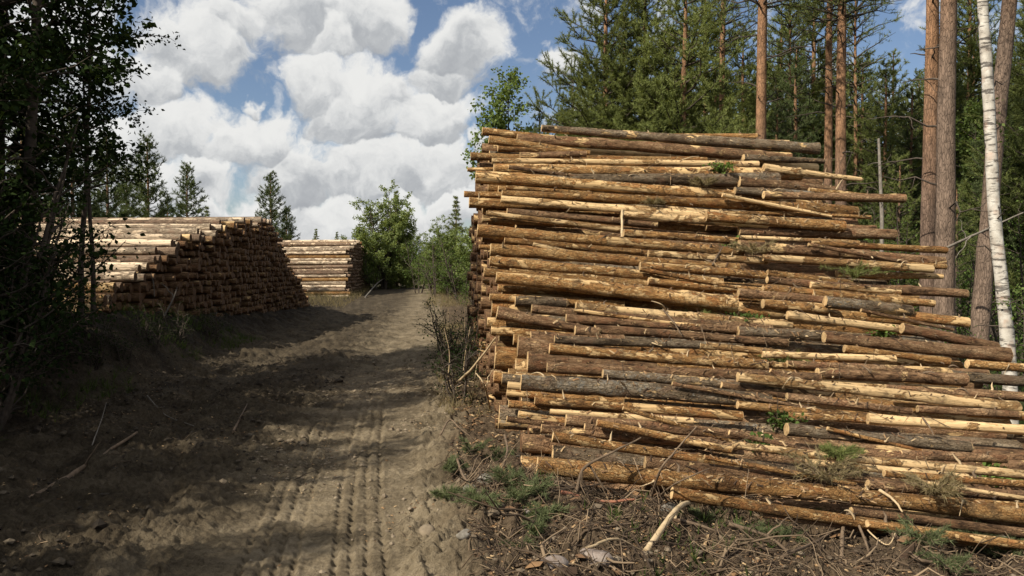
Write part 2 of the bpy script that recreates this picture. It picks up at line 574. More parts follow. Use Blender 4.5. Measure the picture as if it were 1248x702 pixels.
M_LEAF_L = leaf_mat('light birch leaves', (0.10, 0.145, 0.045), (0.21, 0.27, 0.09), 0.42)
M_GRASS_DRY = leaf_mat('dry grass', (0.12, 0.095, 0.05), (0.30, 0.24, 0.13), 0.25)
M_GRASS = leaf_mat('green grass', (0.035, 0.055, 0.016), (0.09, 0.125, 0.036), 0.3)
M_STONE = simple_mat('pinkish granite', [(0.25, (0.11, 0.085, 0.07)), (0.5, (0.24, 0.19, 0.16)), (0.75, (0.36, 0.31, 0.27))], 22, 0.85, 0.5, 0.01)
M_STONE_G = simple_mat('grey granite', [(0.25, (0.07, 0.06, 0.048)), (0.5, (0.17, 0.15, 0.122)), (0.75, (0.30, 0.275, 0.235))], 22, 0.85, 0.5, 0.01)


def birch_mat():
    m, t, out = material('white birch bark')
    tc = t.node('ShaderNodeTexCoord').outputs['Object']
    n = t.noise(tc, 9.0, 5, 0.6)
    col = t.ramp(n, [(0.25, (0.26, 0.22, 0.18)), (0.5, (0.50, 0.455, 0.39)), (0.75, (0.70, 0.66, 0.59))])
    bands = t.smooth(t.noise(t.vmath('MULTIPLY', tc, (2.2, 2.2, 13)), 1.6, 4, 0.7), 0.53, 0.60)
    col = t.mix(t.math('MULTIPLY', bands, 0.85), col, (0.06, 0.05, 0.045))
    blot = t.smooth(t.noise(t.vmath('MULTIPLY', tc, (3.0, 3.0, 1.4)), 1.7, 3, 0.6), 0.62, 0.68)
    col = t.mix(blot, col, (0.075, 0.06, 0.05))
    pk = t.smooth(t.noise(tc, 3.0, 3, 0.6), 0.55, 0.68)
    col = t.mix(t.math('MULTIPLY', pk, 0.5), col, (0.50, 0.30, 0.20))
    principled(t, out, col, 0.7, t.math('SUBTRACT', n, bands), 0.5, 0.012)
    return m


M_BIRCH = birch_mat()

# ------------------------------------------------------------------ ground
def ground_material():
    m, t, out = material('forest track soil')
    tc = t.node('ShaderNodeTexCoord').outputs['Object']
    u = t.vmath('DOT_PRODUCT', tc, (CA, SA, 0))
    v = t.vmath('DOT_PRODUCT', tc, (-SA, CA, 0))
    wob = t.math('MULTIPLY', t.math('SUBTRACT', t.noise(tc, 0.9, 4, 0.6), 0.5), 1.6)
    uw = t.math('ADD', u, wob)
    n1 = t.noise(tc, 2.3, 6, 0.62)
    n2 = t.noise(tc, 26.0, 5, 0.68)
    n3 = t.noise(tc, 110.0, 3, 0.7)
    f = t.math('ADD', t.math('MULTIPLY', n1, 0.45), t.math('ADD', t.math('MULTIPLY', n2, 0.37), t.math('MULTIPLY', n3, 0.18)))
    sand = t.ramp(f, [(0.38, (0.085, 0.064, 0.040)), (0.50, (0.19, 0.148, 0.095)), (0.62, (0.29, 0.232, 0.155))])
    humus_shaded = t.ramp(f, [(0.38, (0.011, 0.008, 0.006)), (0.51, (0.031, 0.023, 0.015)), (0.64, (0.085, 0.066, 0.044))])  # churned soil with the left side's tree shade put into its colour
    litter = t.ramp(t.math('ADD', t.math('MULTIPLY', n2, 0.7), t.math('MULTIPLY', n3, 0.3)),
                    [(0.34, (0.026, 0.017, 0.011)), (0.5, (0.082, 0.055, 0.034)), (0.62, (0.15, 0.105, 0.066)), (0.76, (0.26, 0.19, 0.12))])
    floor = t.ramp(f, [(0.3, (0.025, 0.030, 0.014)), (0.52, (0.055, 0.062, 0.026)), (0.7, (0.10, 0.095, 0.045))])
    # left lane: churned soil darkened further to imitate tree shade; right lane stays sandy
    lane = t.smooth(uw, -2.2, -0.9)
    col = t.mix(lane, t.mix(0.25, humus_shaded, sand), sand)
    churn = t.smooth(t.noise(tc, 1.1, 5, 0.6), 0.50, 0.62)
    col = t.mix(t.math('MULTIPLY', churn, 0.35), col, humus_shaded)
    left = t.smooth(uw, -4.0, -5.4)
    col = t.mix(left, col, humus_shaded)
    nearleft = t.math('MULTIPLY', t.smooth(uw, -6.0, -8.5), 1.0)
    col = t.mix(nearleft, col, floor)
    right = t.smooth(t.math('ADD', u, t.math('MULTIPLY', wob, 0.35)), -0.05, 0.45)
    col = t.mix(t.math('MULTIPLY', right, 0.85), col, litter)
    col = t.mix(t.smooth(uw, 5.6, 7.5), col, floor)
    far = t.smooth(v, 42.0, 60.0)
    col = t.mix(t.math('MULTIPLY', far, t.smooth(t.math('ABSOLUTE', t.math('ADD', uw, 2.0)), 2.0, 4.0)), col, floor)
    h = t.math('ADD', t.math('MULTIPLY', n2, 1.0), t.math('MULTIPLY', n3, 0.5))
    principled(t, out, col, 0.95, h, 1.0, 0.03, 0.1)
    return m


def make_ground():
    a_f = np.radians(np.concatenate([np.linspace(-46, -36, 30)[:-1], np.linspace(-36, 36, 600), np.linspace(36, 46, 30)[1:]]))
    a_b = np.radians(np.linspace(46, 314, 50))[1:-1]
    A = np.concatenate([a_f, a_b])
    R = np.concatenate([np.geomspace(0.15, 3.6, 26)[:-1], np.geomspace(3.6, 12, 420)[:-1], np.geomspace(12, 36, 160)[:-1], np.geomspace(36, 1600, 56)])
    aa, rr = np.meshgrid(A, R)
    x, y = rr * np.sin(aa), rr * np.cos(aa)
    z = ground_z(x.ravel(), y.ravel())
    V = np.stack([x.ravel(), y.ravel(), z], -1)
    nr, na = len(R), len(A)
    i, j = np.meshgrid(np.arange(nr - 1), np.arange(na), indexing='ij')
    j2 = (j + 1) % na
    F = np.stack([i * na + j, i * na + j2, (i + 1) * na + j2, (i + 1) * na + j], -1).reshape(-1, 4)[:, ::-1]
    b = MB()
    b.add(V, F)
    # closing fan under the camera
    c = np.concatenate([[[0, 0, V[:na, 2].mean()]], V[:na]])
    k = np.arange(na)
    b.add(c, np.stack([np.zeros(na, int), 1 + (k + 1) % na, 1 + k], -1))
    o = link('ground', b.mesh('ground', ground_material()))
    tag(o, kind='structure')
    return o


make_ground()


# ------------------------------------------------------------------ logs
def log_mesh(L, r0, r1, mats, seed, nr=18, seg=11, curv=0.02, rough=0.05, mat=0):
    """log along local x, centred; bark only (the ends are parts)"""
    g = np.random.default_rng(seed)
    t = np.linspace(0, 1, nr)
    x = (t - 0.5) * L
    bend = curv * L * np.sin(math.pi * t * g.uniform(0.8, 1.6) + g.uniform(0, 3)) * g.uniform(0.3, 1)
    bend -= np.interp(t, [0, 1], [bend[0], bend[-1]])
    an = g.uniform(0, 6.28)
    cy, cz = bend * math.cos(an), bend * math.sin(an) * 0.5
    r = r0 * (1 - t) + r1 * t
    kn = max(3, int(L / 0.45))
    r = r * (1 + np.interp(t, np.linspace(0, 1, kn), g.normal(0, 0.055, kn)) + g.normal(0, 0.02, nr))
    a = np.arange(seg) * 2 * math.pi / seg
    rad = r[:, None] * (1 + rough * g.normal(0, 0.6, (nr, seg)))
    oval = 1 + 0.05 * np.cos(2 * (a + g.uniform(0, 3)))
    rad = rad * oval[None, :]
    V = np.stack([np.broadcast_to(x[:, None], (nr, seg)), cy[:, None] + rad * np.cos(a), cz[:, None] + rad * np.sin(a)], -1)
    i, j = np.meshgrid(np.arange(nr - 1), np.arange(seg), indexing='ij')
    j2 = (j + 1) % seg
    F = np.stack([i * seg + j, i * seg + j2, (i + 1) * seg + j2, (i + 1) * seg + j], -1).reshape(-1, 4)
    return V, F, (cy, cz, r, x)


def end_mesh(ring, outward, ragged, g):
    """a sawn (or torn) end: rim, chamfer and slightly domed face"""
    seg = len(ring)
    c = ring.mean(0)
    inn = c + (ring - c) * 0.97
    inn[:, 0] += outward * 0.004
    V = [ring, inn]
    mid = c + (ring - c) * 0.5
    mid[:, 0] += outward * (0.005 + ragged * g.uniform(0, 0.10, seg))
    V.append(mid)
    cc = c.copy()
    cc[0] += outward * (0.006 + ragged * 0.04)
    V = np.concatenate(V + [cc[None]])
    k = np.arange(seg)
    k2 = (k + 1) % seg
    F4 = np.concatenate([np.stack([k, k2, seg + k2, seg + k], -1), np.stack([seg + k, seg + k2, 2 * seg + k2, 2 * seg + k], -1)])
    F3 = np.stack([2 * seg + k, 2 * seg + k2, np.full(seg, 3 * seg)], -1)
    if outward < 0:
        F4, F3 = F4[:, ::-1], F3[:, ::-1]
    b = MB()
    b.add(V, F4)
    b.add(np.zeros((0, 3)), F3 - len(V))
    return b


def stub_mesh(mat, seed):
    g = np.random.default_rng(seed)
    b = MB()
    P = np.array([[0, 0, -0.02], [0.004, 0, 0.02], [0.02 * g.uniform(-1, 1), 0.01, 0.05], [0.05 * g.uniform(-1, 1), 0.012, 0.09]])
    V, F = tube(P, [0.017, 0.013, 0.010, 0.002], 6)
    b.add(V, F)
    return b.mesh('branch_stub', mat)


STUBS = [stub_mesh(M_BROWN_STICK, 1), stub_mesh(M_PALE_STICK, 2), stub_mesh(M_PALE_STICK, 3), stub_mesh(M_BROWN_STICK, 4)]


def strip_mesh(mat, seed, L):
    """a torn ribbon of bark or sapwood, curling away from the log"""
    g = np.random.default_rng(seed)
    n = 7
    t = np.linspace(0, 1, n)
    x = L * t * g.uniform(0.2, 0.8)
    y = L * 0.25 * np.sin(t * g.uniform(1, 3)) * g.choice([-1, 1])
    z = L * (0.55 * t * g.uniform(0.3, 1.2) - 0.7 * t * t * g.uniform(0.0, 1.0))
    wd = 0.012 * (1 - 0.7 * t) * g.uniform(0.6, 1.3) + 0.002
    tw = t * g.uniform(-2.5, 2.5)
    c = np.stack([x, y, z], -1)
    s = np.stack([np.zeros(n), np.cos(tw), np.sin(tw)], -1) * wd[:, None]
    up = np.stack([np.zeros(n), -np.sin(tw), np.cos(tw)], -1) * 0.003
    V = np.concatenate([c - s, c + up, c + s, c - up])
    k = np.arange(n - 1)
    F = np.concatenate([np.stack([a * n + k, b2 * n + k, b2 * n + k + 1, a * n + k + 1], -1) for a, b2 in ((0, 1), (1, 2), (2, 3), (3, 0))])
    b = MB()
    b.add(V, F)
    return b.mesh('bark_strip', mat)


STRIPS = [strip_mesh(M_PALE_STICK if i % 3 else M_BROWN_STICK, 20 + i, 0.08 + 0.028 * i) for i in range(9)]
TYPE_WORD = {'o': 'orange-barked', 'b': 'brown-barked', 'g': 'grey lichen-flecked', 'p': 'pale half-peeled', 'd': 'pale dry', 'e': 'dull brown dry'}


PILE_V, PILE_F = [], []          # surface of the big pile, for laying things on it


def make_log(p0, p1, r0, r1, typ, seed, detail=2, ragged=(0, 0), cut=None, curv=0.012, rough=None):
    g = np.random.default_rng(seed)
    p0, p1 = Vector(p0), Vector(p1)
    L = (p1 - p0).length
    nr, seg = {2: (max(10, int(L / 0.13)), 16), 1: (8, 9), 0: (5, 7)}[detail]
    V, F, (cy, cz, r, x) = log_mesh(L, r0, r1, None, seed, nr, seg, curv, rough if rough is not None else (0.085 if detail == 2 else 0.05))
    b = MB()
    b.add(V.reshape(-1, 3), F)
    ex = (p1 - p0).normalized()
    ey = Vector((0, 0, 1)).cross(ex).normalized()
    ez = ex.cross(ey)
    M = Matrix((ex, ey, ez)).transposed().to_4x4()
    M.translation = (p0 + p1) / 2
    o = link('log', b.mesh('log', M_LOG[typ]))
    o.matrix_world = M
    if detail == 2 or seed >= 900 and seed < 1000:
        base = len(PILE_V)
        PILE_V.extend(M @ Vector(q) for q in V.reshape(-1, 3))
        PILE_F.extend(tuple(int(k) + base for k in f) for f in F)
    cut = cut or M_CUT
    for side, ring in ((0, V[0]), (1, V[-1])):
        e = end_mesh(ring.copy(), -1 if side == 0 else 1, ragged[side], g)
        link('cut_end', e.mesh('cut_end', cut, smooth=False), o)
    if detail == 2:
        for k in range(int(g.integers(2, 8) * L / 4 + 0.5)):
            i = int(g.integers(1, nr - 1))
            a = g.uniform(0.15, math.pi + 0.6)          # upper and camera-facing half
            s = link('branch_stub', STUBS[int(g.integers(0, 4))], o)
            s.location = (x[i] + g.uniform(-.05, .05), cy[i] + r[i] * 0.92 * math.cos(a), cz[i] + r[i] * 0.92 * math.sin(a))
            s.rotation_euler = (a - math.pi / 2, g.uniform(-0.5, 0.5), 0)
            sc = g.uniform(0.35, 0.95)
            s.scale = (sc, sc, sc * g.uniform(0.4, 1.4))
        for k in range(int(g.random() * 4.6 * L / 4)):
            i = int(g.integers(1, nr - 1))
            a = g.uniform(0.7, math.pi + 0.3)
            s = link('bark_strip', STRIPS[int(g.integers(0, len(STRIPS)))], o)
            s.location = (x[i], cy[i] + r[i] * 0.97 * math.cos(a), cz[i] + r[i] * 0.97 * math.sin(a))
            s.rotation_euler = (a - math.pi / 2, g.uniform(-0.3, 0.3), g.uniform(-0.7, 0.7) + (math.pi if g.random() < 0.5 else 0))
    return o


# profile of the big pile's sloping front: image row -> metres along the track axis
PY = [140, 165, 250, 330, 400, 450, 500, 545, 580, 620, 660, 700]
PV = [12.1, 11.6, 10.1, 9.1, 8.4, 7.8, 7.1, 6.4, 5.9, 5.45, 5.0, 4.7]


def pv(y):
    return float(np.interp(y, PY, PV))


def yawf(y):
    return float(np.interp(y, [250, 560], [0.0, 0.10]))


def u_at(px, v):
    k = (px - CX) / FPX
    return v * (k * CA + SA) / (CA - k * SA)


def img_point(px, py, v):
    u = u_at(px, v)
    p = W(u, v)
    p.z = CAMZ + (HOR - py) / FPX * p.y
    return p, u


# (x0, y0, x1, y1, thickness left, thickness right, kind, extra depth, torn ends)
FRONT = [
    (588, 161, 880, 190, 10, 9, 'o', 0, 0), (596, 171, 718, 187, 12, 6, 'o', -.05, 0), (630, 170, 962, 193, 12, 12, 'b', .06, 0),
    (660, 157, 996, 182, 8, 13, 'g', -.12, 0), (745, 166, 921, 167, 6, 7, 'o', .25, 0), (800, 174, 960, 174, 5, 5, 'p', .12, 0),
    (607, 182, 700, 186, 7, 6, 'o', -.03, 0), (634, 191, 714, 188, 10, 7, 'b', -.10, 0), (574, 191, 860, 196, 9, 8, 'o', .12, 0),
    (600, 197, 923, 201, 8, 8, 'p', 0, 0), (570, 207, 790, 209, 5, 6, 'o', .15, 0), (602, 206, 975, 213, 12, 14, 'o', -.02, 0),
    (640, 217, 946, 221, 11, 20, 'g', .02, 1), (580, 216, 935, 240, 14, 12, 'o', -.05, 0), (617, 229, 720, 236, 6, 5, 'o', 0, 0),
    (612, 236, 1043, 259, 8, 15, 'o', 0, 0), (566, 237, 760, 242, 7, 7, 'o', .14, 0), (572, 247, 740, 253, 12, 10, 'o', .1, 0),
    (611, 243, 890, 266, 10, 9, 'p', -.03, 0), (700, 250, 900, 262, 7, 7, 'p', .06, 0), (905, 193, 1003, 197, 10, 7, 'g', .05, 0),
    (930, 205, 1048, 219, 11, 5, 'p', -.05, 1), (900, 222, 1018, 232, 12, 9, 'b', .05, 1), (985, 232, 1072, 240, 6, 5, 'o', .05, 0),
    (930, 238, 1101, 242, 9, 11, 'b', -.02, 0), (880, 260, 1060, 265, 6, 5, 'o', .1, 0), (895, 233, 990, 238, 10, 9, 'g', .02, 0),
    (860, 264, 1028, 276, 12, 12, 'o', 0, 0), (900, 282, 1090, 286, 12, 12, 'b', .25, 0), (860, 276, 1066, 279, 11, 9, 'b', .3, 0),
    (593, 260, 757, 280, 6, 6, 'p', -.06, 0), (588, 267, 700, 274, 8, 7, 'o', .05, 0), (618, 258, 800, 274, 9, 9, 'b', .02, 0),
    (582, 281, 905, 308, 16, 10, 'o', 0, 0), (615, 293, 780, 307, 8, 8, 'o', .02, 0), (584, 301, 800, 309, 6, 7, 'o', .12, 0),
    (598, 304, 900, 327, 15, 11, 'o', -.02, 0), (597, 318, 880, 345, 13, 11, 'o', 0, 0), (590, 332, 870, 352, 10, 10, 'o', .05, 0),
    (605, 338, 897, 371, 15, 21, 'o', -.08, 0), (607, 351, 800, 362, 9, 8, 'o', .1, 0), (757, 262, 935, 274, 10, 10, 'p', .02, 0),
    (760, 284, 930, 296, 10, 9, 'o', .05, 0), (790, 309, 935, 318, 8, 9, 'p', 0, 0), (780, 324, 1000, 342, 11, 9, 'o', .02, 0),
    (790, 343, 970, 358, 10, 10, 'o', .04, 0), (900, 289, 1046, 296, 5, 6, 'p', .03, 0), (990, 297, 1153, 305, 7, 8, 'o', 0, 0),
    (900, 300, 1150, 320, 13, 12, 'b', .04, 1), (930, 314, 1136, 328, 8, 10, 'p', -.06, 0), (1060, 321, 1152, 325, 9, 8, 'o', .1, 0),
    (1020, 334, 1148, 337, 9, 7, 'o', .2, 0), (935, 333, 1045, 346, 8, 7, 'o', 0, 0), (935, 341, 1178, 358, 9, 11, 'b', .03, 1),
    (988, 347, 1097, 356, 7, 7, 'p', -.04, 0), (930, 352, 1053, 361, 8, 7, 'o', 0, 0), (990, 357, 1138, 370, 10, 10, 'o', .05, 0),
    (1006, 367, 1110, 379, 14, 15, 'g', -.1, 1), (900, 357, 1012, 367, 10, 10, 'b', 0, 0), (930, 370, 1006, 376, 12, 12, 'o', -.02, 1),
    (1060, 380, 1180, 393, 12, 12, 'o', .05, 0), (960, 384, 1122, 404, 9, 9, 'p', -.03, 0), (1100, 400, 1216, 423, 12, 13, 'b', .03, 1),
    (900, 404, 1019, 410, 12, 12, 'g', -.02, 0), (1005, 411, 1230, 433, 14, 17, 'b', -.04, 0), (1030, 425, 1158, 441, 9, 9, 'o', 0, 0),
    (930, 432, 1092, 438, 8, 8, 'p', 0, 0), (997, 455, 1178, 463, 14, 16, 'b', -.05, 1), (960, 444, 1205, 455, 9, 9, 'b', .03, 0),
    (900, 460, 1243, 497, 12, 14, 'p', -.06, 0), (1160, 458, 1300, 470, 14, 14, 'g', 0, 0), (1120, 499, 1243, 506, 8, 9, 'b', .02, 0),
    (1080, 472, 1290, 488, 8, 8, 'b', .02, 0), (597, 362, 760, 372, 9, 10, 'o', .1, 0), (628, 367, 690, 369, 12, 11, 'g', .04, 1),
    (702, 373, 965, 396, 10, 10, 'p', 0, 0), (606, 381, 716, 402, 18, 8, 'b', -.08, 1), (648, 377, 940, 402, 10, 12, 'b', .02, 0),
    (690, 388, 965, 406, 10, 9, 'b', 0, 0), (594, 393, 720, 402, 11, 10, 'o', .18, 0), (599, 403, 730, 410, 11, 10, 'o', .12, 0),
    (701, 403, 729, 405, 12, 12, 'b', -.1, 1), (725, 402, 960, 418, 12, 10, 'b', .02, 0), (647, 414, 760, 414, 19, 12, 'b', .05, 0),
    (626, 414, 780, 424, 14, 12, 'o', .16, 0), (631, 424, 760, 432, 24, 16, 'b', .12, 0), (676, 414, 860, 421, 9, 9, 'g', -.06, 0),
    (670, 425, 935, 445, 13, 13, 'o', -.03, 0), (853, 421, 960, 431, 10, 8, 'p', -.04, 0), (643, 442, 800, 450, 27, 18, 'b', .12, 0),
    (667, 448, 1000, 461, 14, 13, 'b', 0, 0), (735, 456, 965, 475, 12, 11, 'g', -.05, 0), (635, 467, 940, 489, 21, 17, 'g', -.02, 0),
    (602, 460, 720, 468, 15, 12, 'o', .18, 0), (612, 462, 740, 470, 14, 12, 'g', .1, 0), (619, 470, 720, 480, 9, 9, 'p', .08, 0),
    (618, 479, 760, 490, 9, 9, 'o', .06, 0), (652, 489, 905, 508, 10, 12, 'o', -.02, 0), (620, 493, 760, 504, 9, 9, 'o', .05, 0),
    (671, 502, 845, 514, 6, 9, 'p', -.05, 0), (690, 513, 905, 531, 15, 13, 'b', -.02, 0), (728, 516, 892, 549, 9, 8, 'o', -.10, 0),
    (632, 506, 760, 524, 9, 9, 'o', .04, 0), (618, 511, 740, 525, 8, 9, 'b', .08, 0), (660, 523, 830, 540, 10, 10, 'b', .02, 0),
    (674, 533, 1005, 586, 13, 9, 'o', -.05, 0), (713, 521, 900, 546, 8, 8, 'b', .02, 0), (655, 568, 1270, 633, 22, 18, 'o', 0, 0),
    (697, 578, 738, 581, 15, 14, 'p', -.13, 0), (787, 565, 1020, 592, 15, 12, 'b', .06, 0), (820, 602, 1240, 668, 14, 14, 'o', -.02, 0),
    (787, 592, 920, 612, 12, 10, 'b', .10, 0), (895, 543, 1280, 583, 9, 12, 'p', -.03, 0), (960, 524, 1184, 546, 15, 15, 'g', -.02, 1),
    (1100, 555, 1229, 560, 11, 10, 'b', .02, 0), (1030, 551, 1128, 559, 13, 12, 'b', .03, 1), (1060, 511, 1280, 527, 12, 12, 'p', 0, 0),
    (960, 507, 1135, 516, 9, 9, 'o', .03, 0), (985, 564, 1182, 583, 8, 8, 'p', 0, 0), (1080, 578, 1280, 593, 8, 9, 'o', .02, 0),
    (1060, 592, 1280, 608, 13, 14, 'b', .03, 0), (960, 484, 1112, 502, 9, 9, 'b', .03, 0), (900, 494, 1085, 512, 10, 10, 'o', .02, 0),
    (890, 528, 1045, 562, 6, 5, 'b', -.14, 0), (880, 470, 1010, 490, 9, 8, 'b', .03, 0), (1040, 625, 1290, 656, 11, 12, 'b', .06, 0),
    (820, 468, 1000, 500, 5, 4, 'b', -.12, 0), (940, 452, 1004, 492, 5, 4, 'b', -.14, 0), (780, 328, 905, 352, 5, 4, 'o', -.1, 0), (650, 298, 765, 322, 5, 4, 'p', -.1, 0),
    (985, 298, 1105, 320, 5, 4, 'b', -.1, 0), (1010, 523, 1125, 550, 5, 4, 'o', -.1, 0), (700, 378, 865, 400, 5, 4, 'o', -.1, 0), (1050, 378, 1162, 402, 5, 4, 'b', -.1, 0),
    (880, 238, 1012, 264, 5, 4, 'p', -.1, 0), (620, 204, 765, 224, 5, 4, 'b', -.1, 0), (1120, 588, 1290, 615, 5, 5, 'p', -.1, 0), (760, 498, 905, 542, 6, 5, 'o', -.12, 0),
    (860, 558, 1045, 592, 6, 5, 'o', -.1, 0), (1060, 640, 1290, 672, 10, 11, 'o', .02, 0), (930, 628, 1180, 664, 9, 9, 'b', .08, 0),
    (870, 440, 1010, 450, 9, 9, 'o', .05, 0), (1170, 478, 1330, 491, 11, 11, 'b', .12, 0), (1180, 503, 1330, 514, 11, 11, 'o', .12, 0), (1180, 444, 1300, 452, 11, 11, 'o', .12, 0), (1150, 612, 1300, 620, 9, 9, 'o', .08, 0),
]
ORD = ['first', 'second', 'third', 'fourth', 'fifth', 'sixth', 'seventh', 'eighth', 'ninth', 'tenth', 'eleventh', 'twelfth', 'thirteenth',
       'fourteenth', 'fifteenth', 'sixteenth', 'seventeenth', 'eighteenth', 'nineteenth', 'twentieth']
TENS = {2: 'twenty', 3: 'thirty', 4: 'forty', 5: 'fifty', 6: 'sixty', 7: 'seventy', 8: 'eighty', 9: 'ninety'}


def ordinal(n):
    if n <= 20:
        return ORD[n - 1]
    t, r = divmod(n, 10)
    if t >= 10:
        return 'hundred and ' + ordinal(n - 100) if n > 100 else 'hundredth'
    return (TENS[t][:-1] + 'ieth') if r == 0 else TENS[t] + '-' + ORD[r - 1]


def front_logs():
    rows = sorted(FRONT, key=lambda q: -(q[1] + q[3]))
    zone_count = {}
    for i, (x0, y0, x1, y1, d0, d1, typ, dep, torn) in enumerate(rows):
        ym = (y0 + y1) / 2
        v0 = pv(ym) + dep
        p0, u0 = img_point(x0, y0, v0)
        v1 = v0
        for _ in range(3):
            p1, u1 = img_point(x1, y1, v1)
            v1 = v0 - yawf(ym) * (u1 - u0)
        r0, r1 = d0 / FPX * p0.y / 2, d1 / FPX * p1.y / 2
        L = (p1 - p0).length
        g = random.Random(i)
        o = make_log(p0, p1, r0, r1, typ, 100 + i, 2, (0.0, 0.35 * torn), curv=0.016 if L > 2 else 0.006)
        dm = (r0 + r1)
        size = 'thick' if dm > 0.20 else 'slender' if dm < 0.11 else 'medium'
        extent = 'across the big pile' if L > 2.9 else 'at big pile left end' if x0 < 700 else 'at big pile right end' if x1 > 1090 else 'mid-width on big pile'
        zone = 'lowest' if ym > 560 else 'lower' if ym > 470 else 'middle' if ym > 380 else 'upper-middle' if ym > 285 else 'topmost'
        key = (size, typ, extent, zone)
        n = zone_count[key] = zone_count.get(key, 0) + 1
        tag(o, f"{size} {TYPE_WORD[typ]} log {extent}, {zone} rows, {ordinal(n)} up of its kind", 'log', 'logs on the front of the big right pile')


front_logs()


def lowpoly_logs(name, specs, mats, label, cat, loc_m=None, seg=8):
    """logs packed inside a pile, too many to pick apart: one object, bark and end faces"""
    b = MB()
    a = np.arange(seg) * 2 * math.pi / seg
    for (u0, u1, v0, v1, z0, z1, r) in specs:
        g = RNG.uniform(0.9, 1.1, seg)
        ring0 = np.stack([np.full(seg, u0), v0 + r * g * np.cos(a), z0 + r * g * np.sin(a)], -1)
        ring1 = np.stack([np.full(seg, u1), v1 + r * g * np.cos(a) * .9, z1 + r * g * np.sin(a) * .9], -1)
        k = np.arange(seg)
        k2 = (k + 1) % seg
        b.add(np.concatenate([ring0, ring1]), np.stack([k, k2, seg + k2, seg + k], -1), 0)
        b.add(np.concatenate([ring0, [[u0 - 0.006, v0, z0]]]), np.stack([k2, k, np.full(seg, seg)], -1), 1)
        b.add(np.concatenate([ring1, [[u1 + 0.006, v1, z1]]]), np.stack([k, k2, np.full(seg, seg)], -1), 1)
    o = link(name, b.mesh(name, mats))
    o.rotation_euler = (0, 0, R_(5.36))
    tag(o, label, cat, kind='stuff')
    return o


def big_pile_fill():
    # points along the profile in (v, z) at the left end
    pts = []
    for y in np.linspace(632, 166, 200):
        v = pv(y)
        pts.append((v, CAMZ + (HOR - y) / FPX * (v * CA + 0.07)))
    pts = np.array(pts)
    s = np.concatenate([[0], np.cumsum(np.hypot(*np.diff(pts, axis=0).T))])

    def prof_at(q):
        return np.interp(q, s, pts[:, 0]), np.interp(q, s, pts[:, 1])
    nfill = 0
    q = 0.15
    g = np.random.default_rng(5)
    # one layer of individual logs right behind the front ones
    while q < s[-1] - 0.05:
        r = g.uniform(0.07, 0.115)
        v, z = prof_at(q)
        v2, z2 = prof_at(min(q + 0.1, s[-1]))
        tx, tz = v2 - v, z2 - z
        ln = math.hypot(tx, tz) + 1e-6
        dep = 0.11 + r
        vv, zz = v + dep * (tz / ln), z - dep * (tx / ln) * 0.8
        if zz > 0.02:
            ym = float(np.interp(q, s, np.linspace(632, 166, 200)))
            u0 = 0.78 + g.uniform(-0.22, 0.25)
            L = g.uniform(4.5, 5.0)
            yw = yawf(ym)
            slope = -float(np.interp(ym, [166, 330, 600], [0.045, 0.06, 0.075]))
            p0 = W(u0, vv, zz)
            p1 = W(u0 + L, vv - yw * L, zz + slope * L)
            typ = g.choice(['o', 'o', 'b', 'b', 'p', 'g'])
            o = make_log(p0, p1, r, r * 0.85, typ, 900 + nfill, 1, curv=0.006)
            tag(o, f"{TYPE_WORD[typ]} log half hidden behind big pile front logs, {ordinal(nfill + 1)} hidden one up", 'log', 'logs half hidden in the big right pile')
            nfill += 1
        q += 2 * r * 0.98
    # interior
    specs = []
    rr = 0.095
    zt, row = 3.55, 0
    z = 0.05
    while z < zt:
        vfront = float(np.interp(z, pts[:, 1], pts[:, 0])) + 0.42
        vback = 17.5 - z * 0.75
        v = vfront + (rr if row % 2 else 0)
        while v < vback:
            r = g.uniform(0.07, 0.11)
            u0 = 0.76 + g.uniform(-0.16, 0.25)
            L = g.uniform(4.6, 5.0)
            yw = float(np.interp(v, [6, 10], [0.08, 0.0]))
            specs.append((u0, u0 + L, v, v - yw * L, z + g.uniform(-.02, .02), z - 0.055 * L, r))
            v += 0.2
        z += 0.172
        row += 1
    lowpoly_logs('packed_logs', specs, [M_LOG['b'], M_CUT_OLD_SHADED], 'mass of packed logs deep inside the big right pile', 'logs')


big_pile_fill()

# ------------------------------------------------------------------ the left pile and the far pile
UL = -5.65
LP_V = [12.9, 13.4, 14.2, 15.7, 16.7, 17.4, 20.4, 22.8, 26.0, 28.2, 29.4, 31.0, 34.7, 35.9]
LP_Z = [1.05, 1.18, 1.38, 1.72, 2.0, 2.28, 2.76, 3.12, 3.36, 3.36, 2.95, 2.15, 0.95, 0.15]


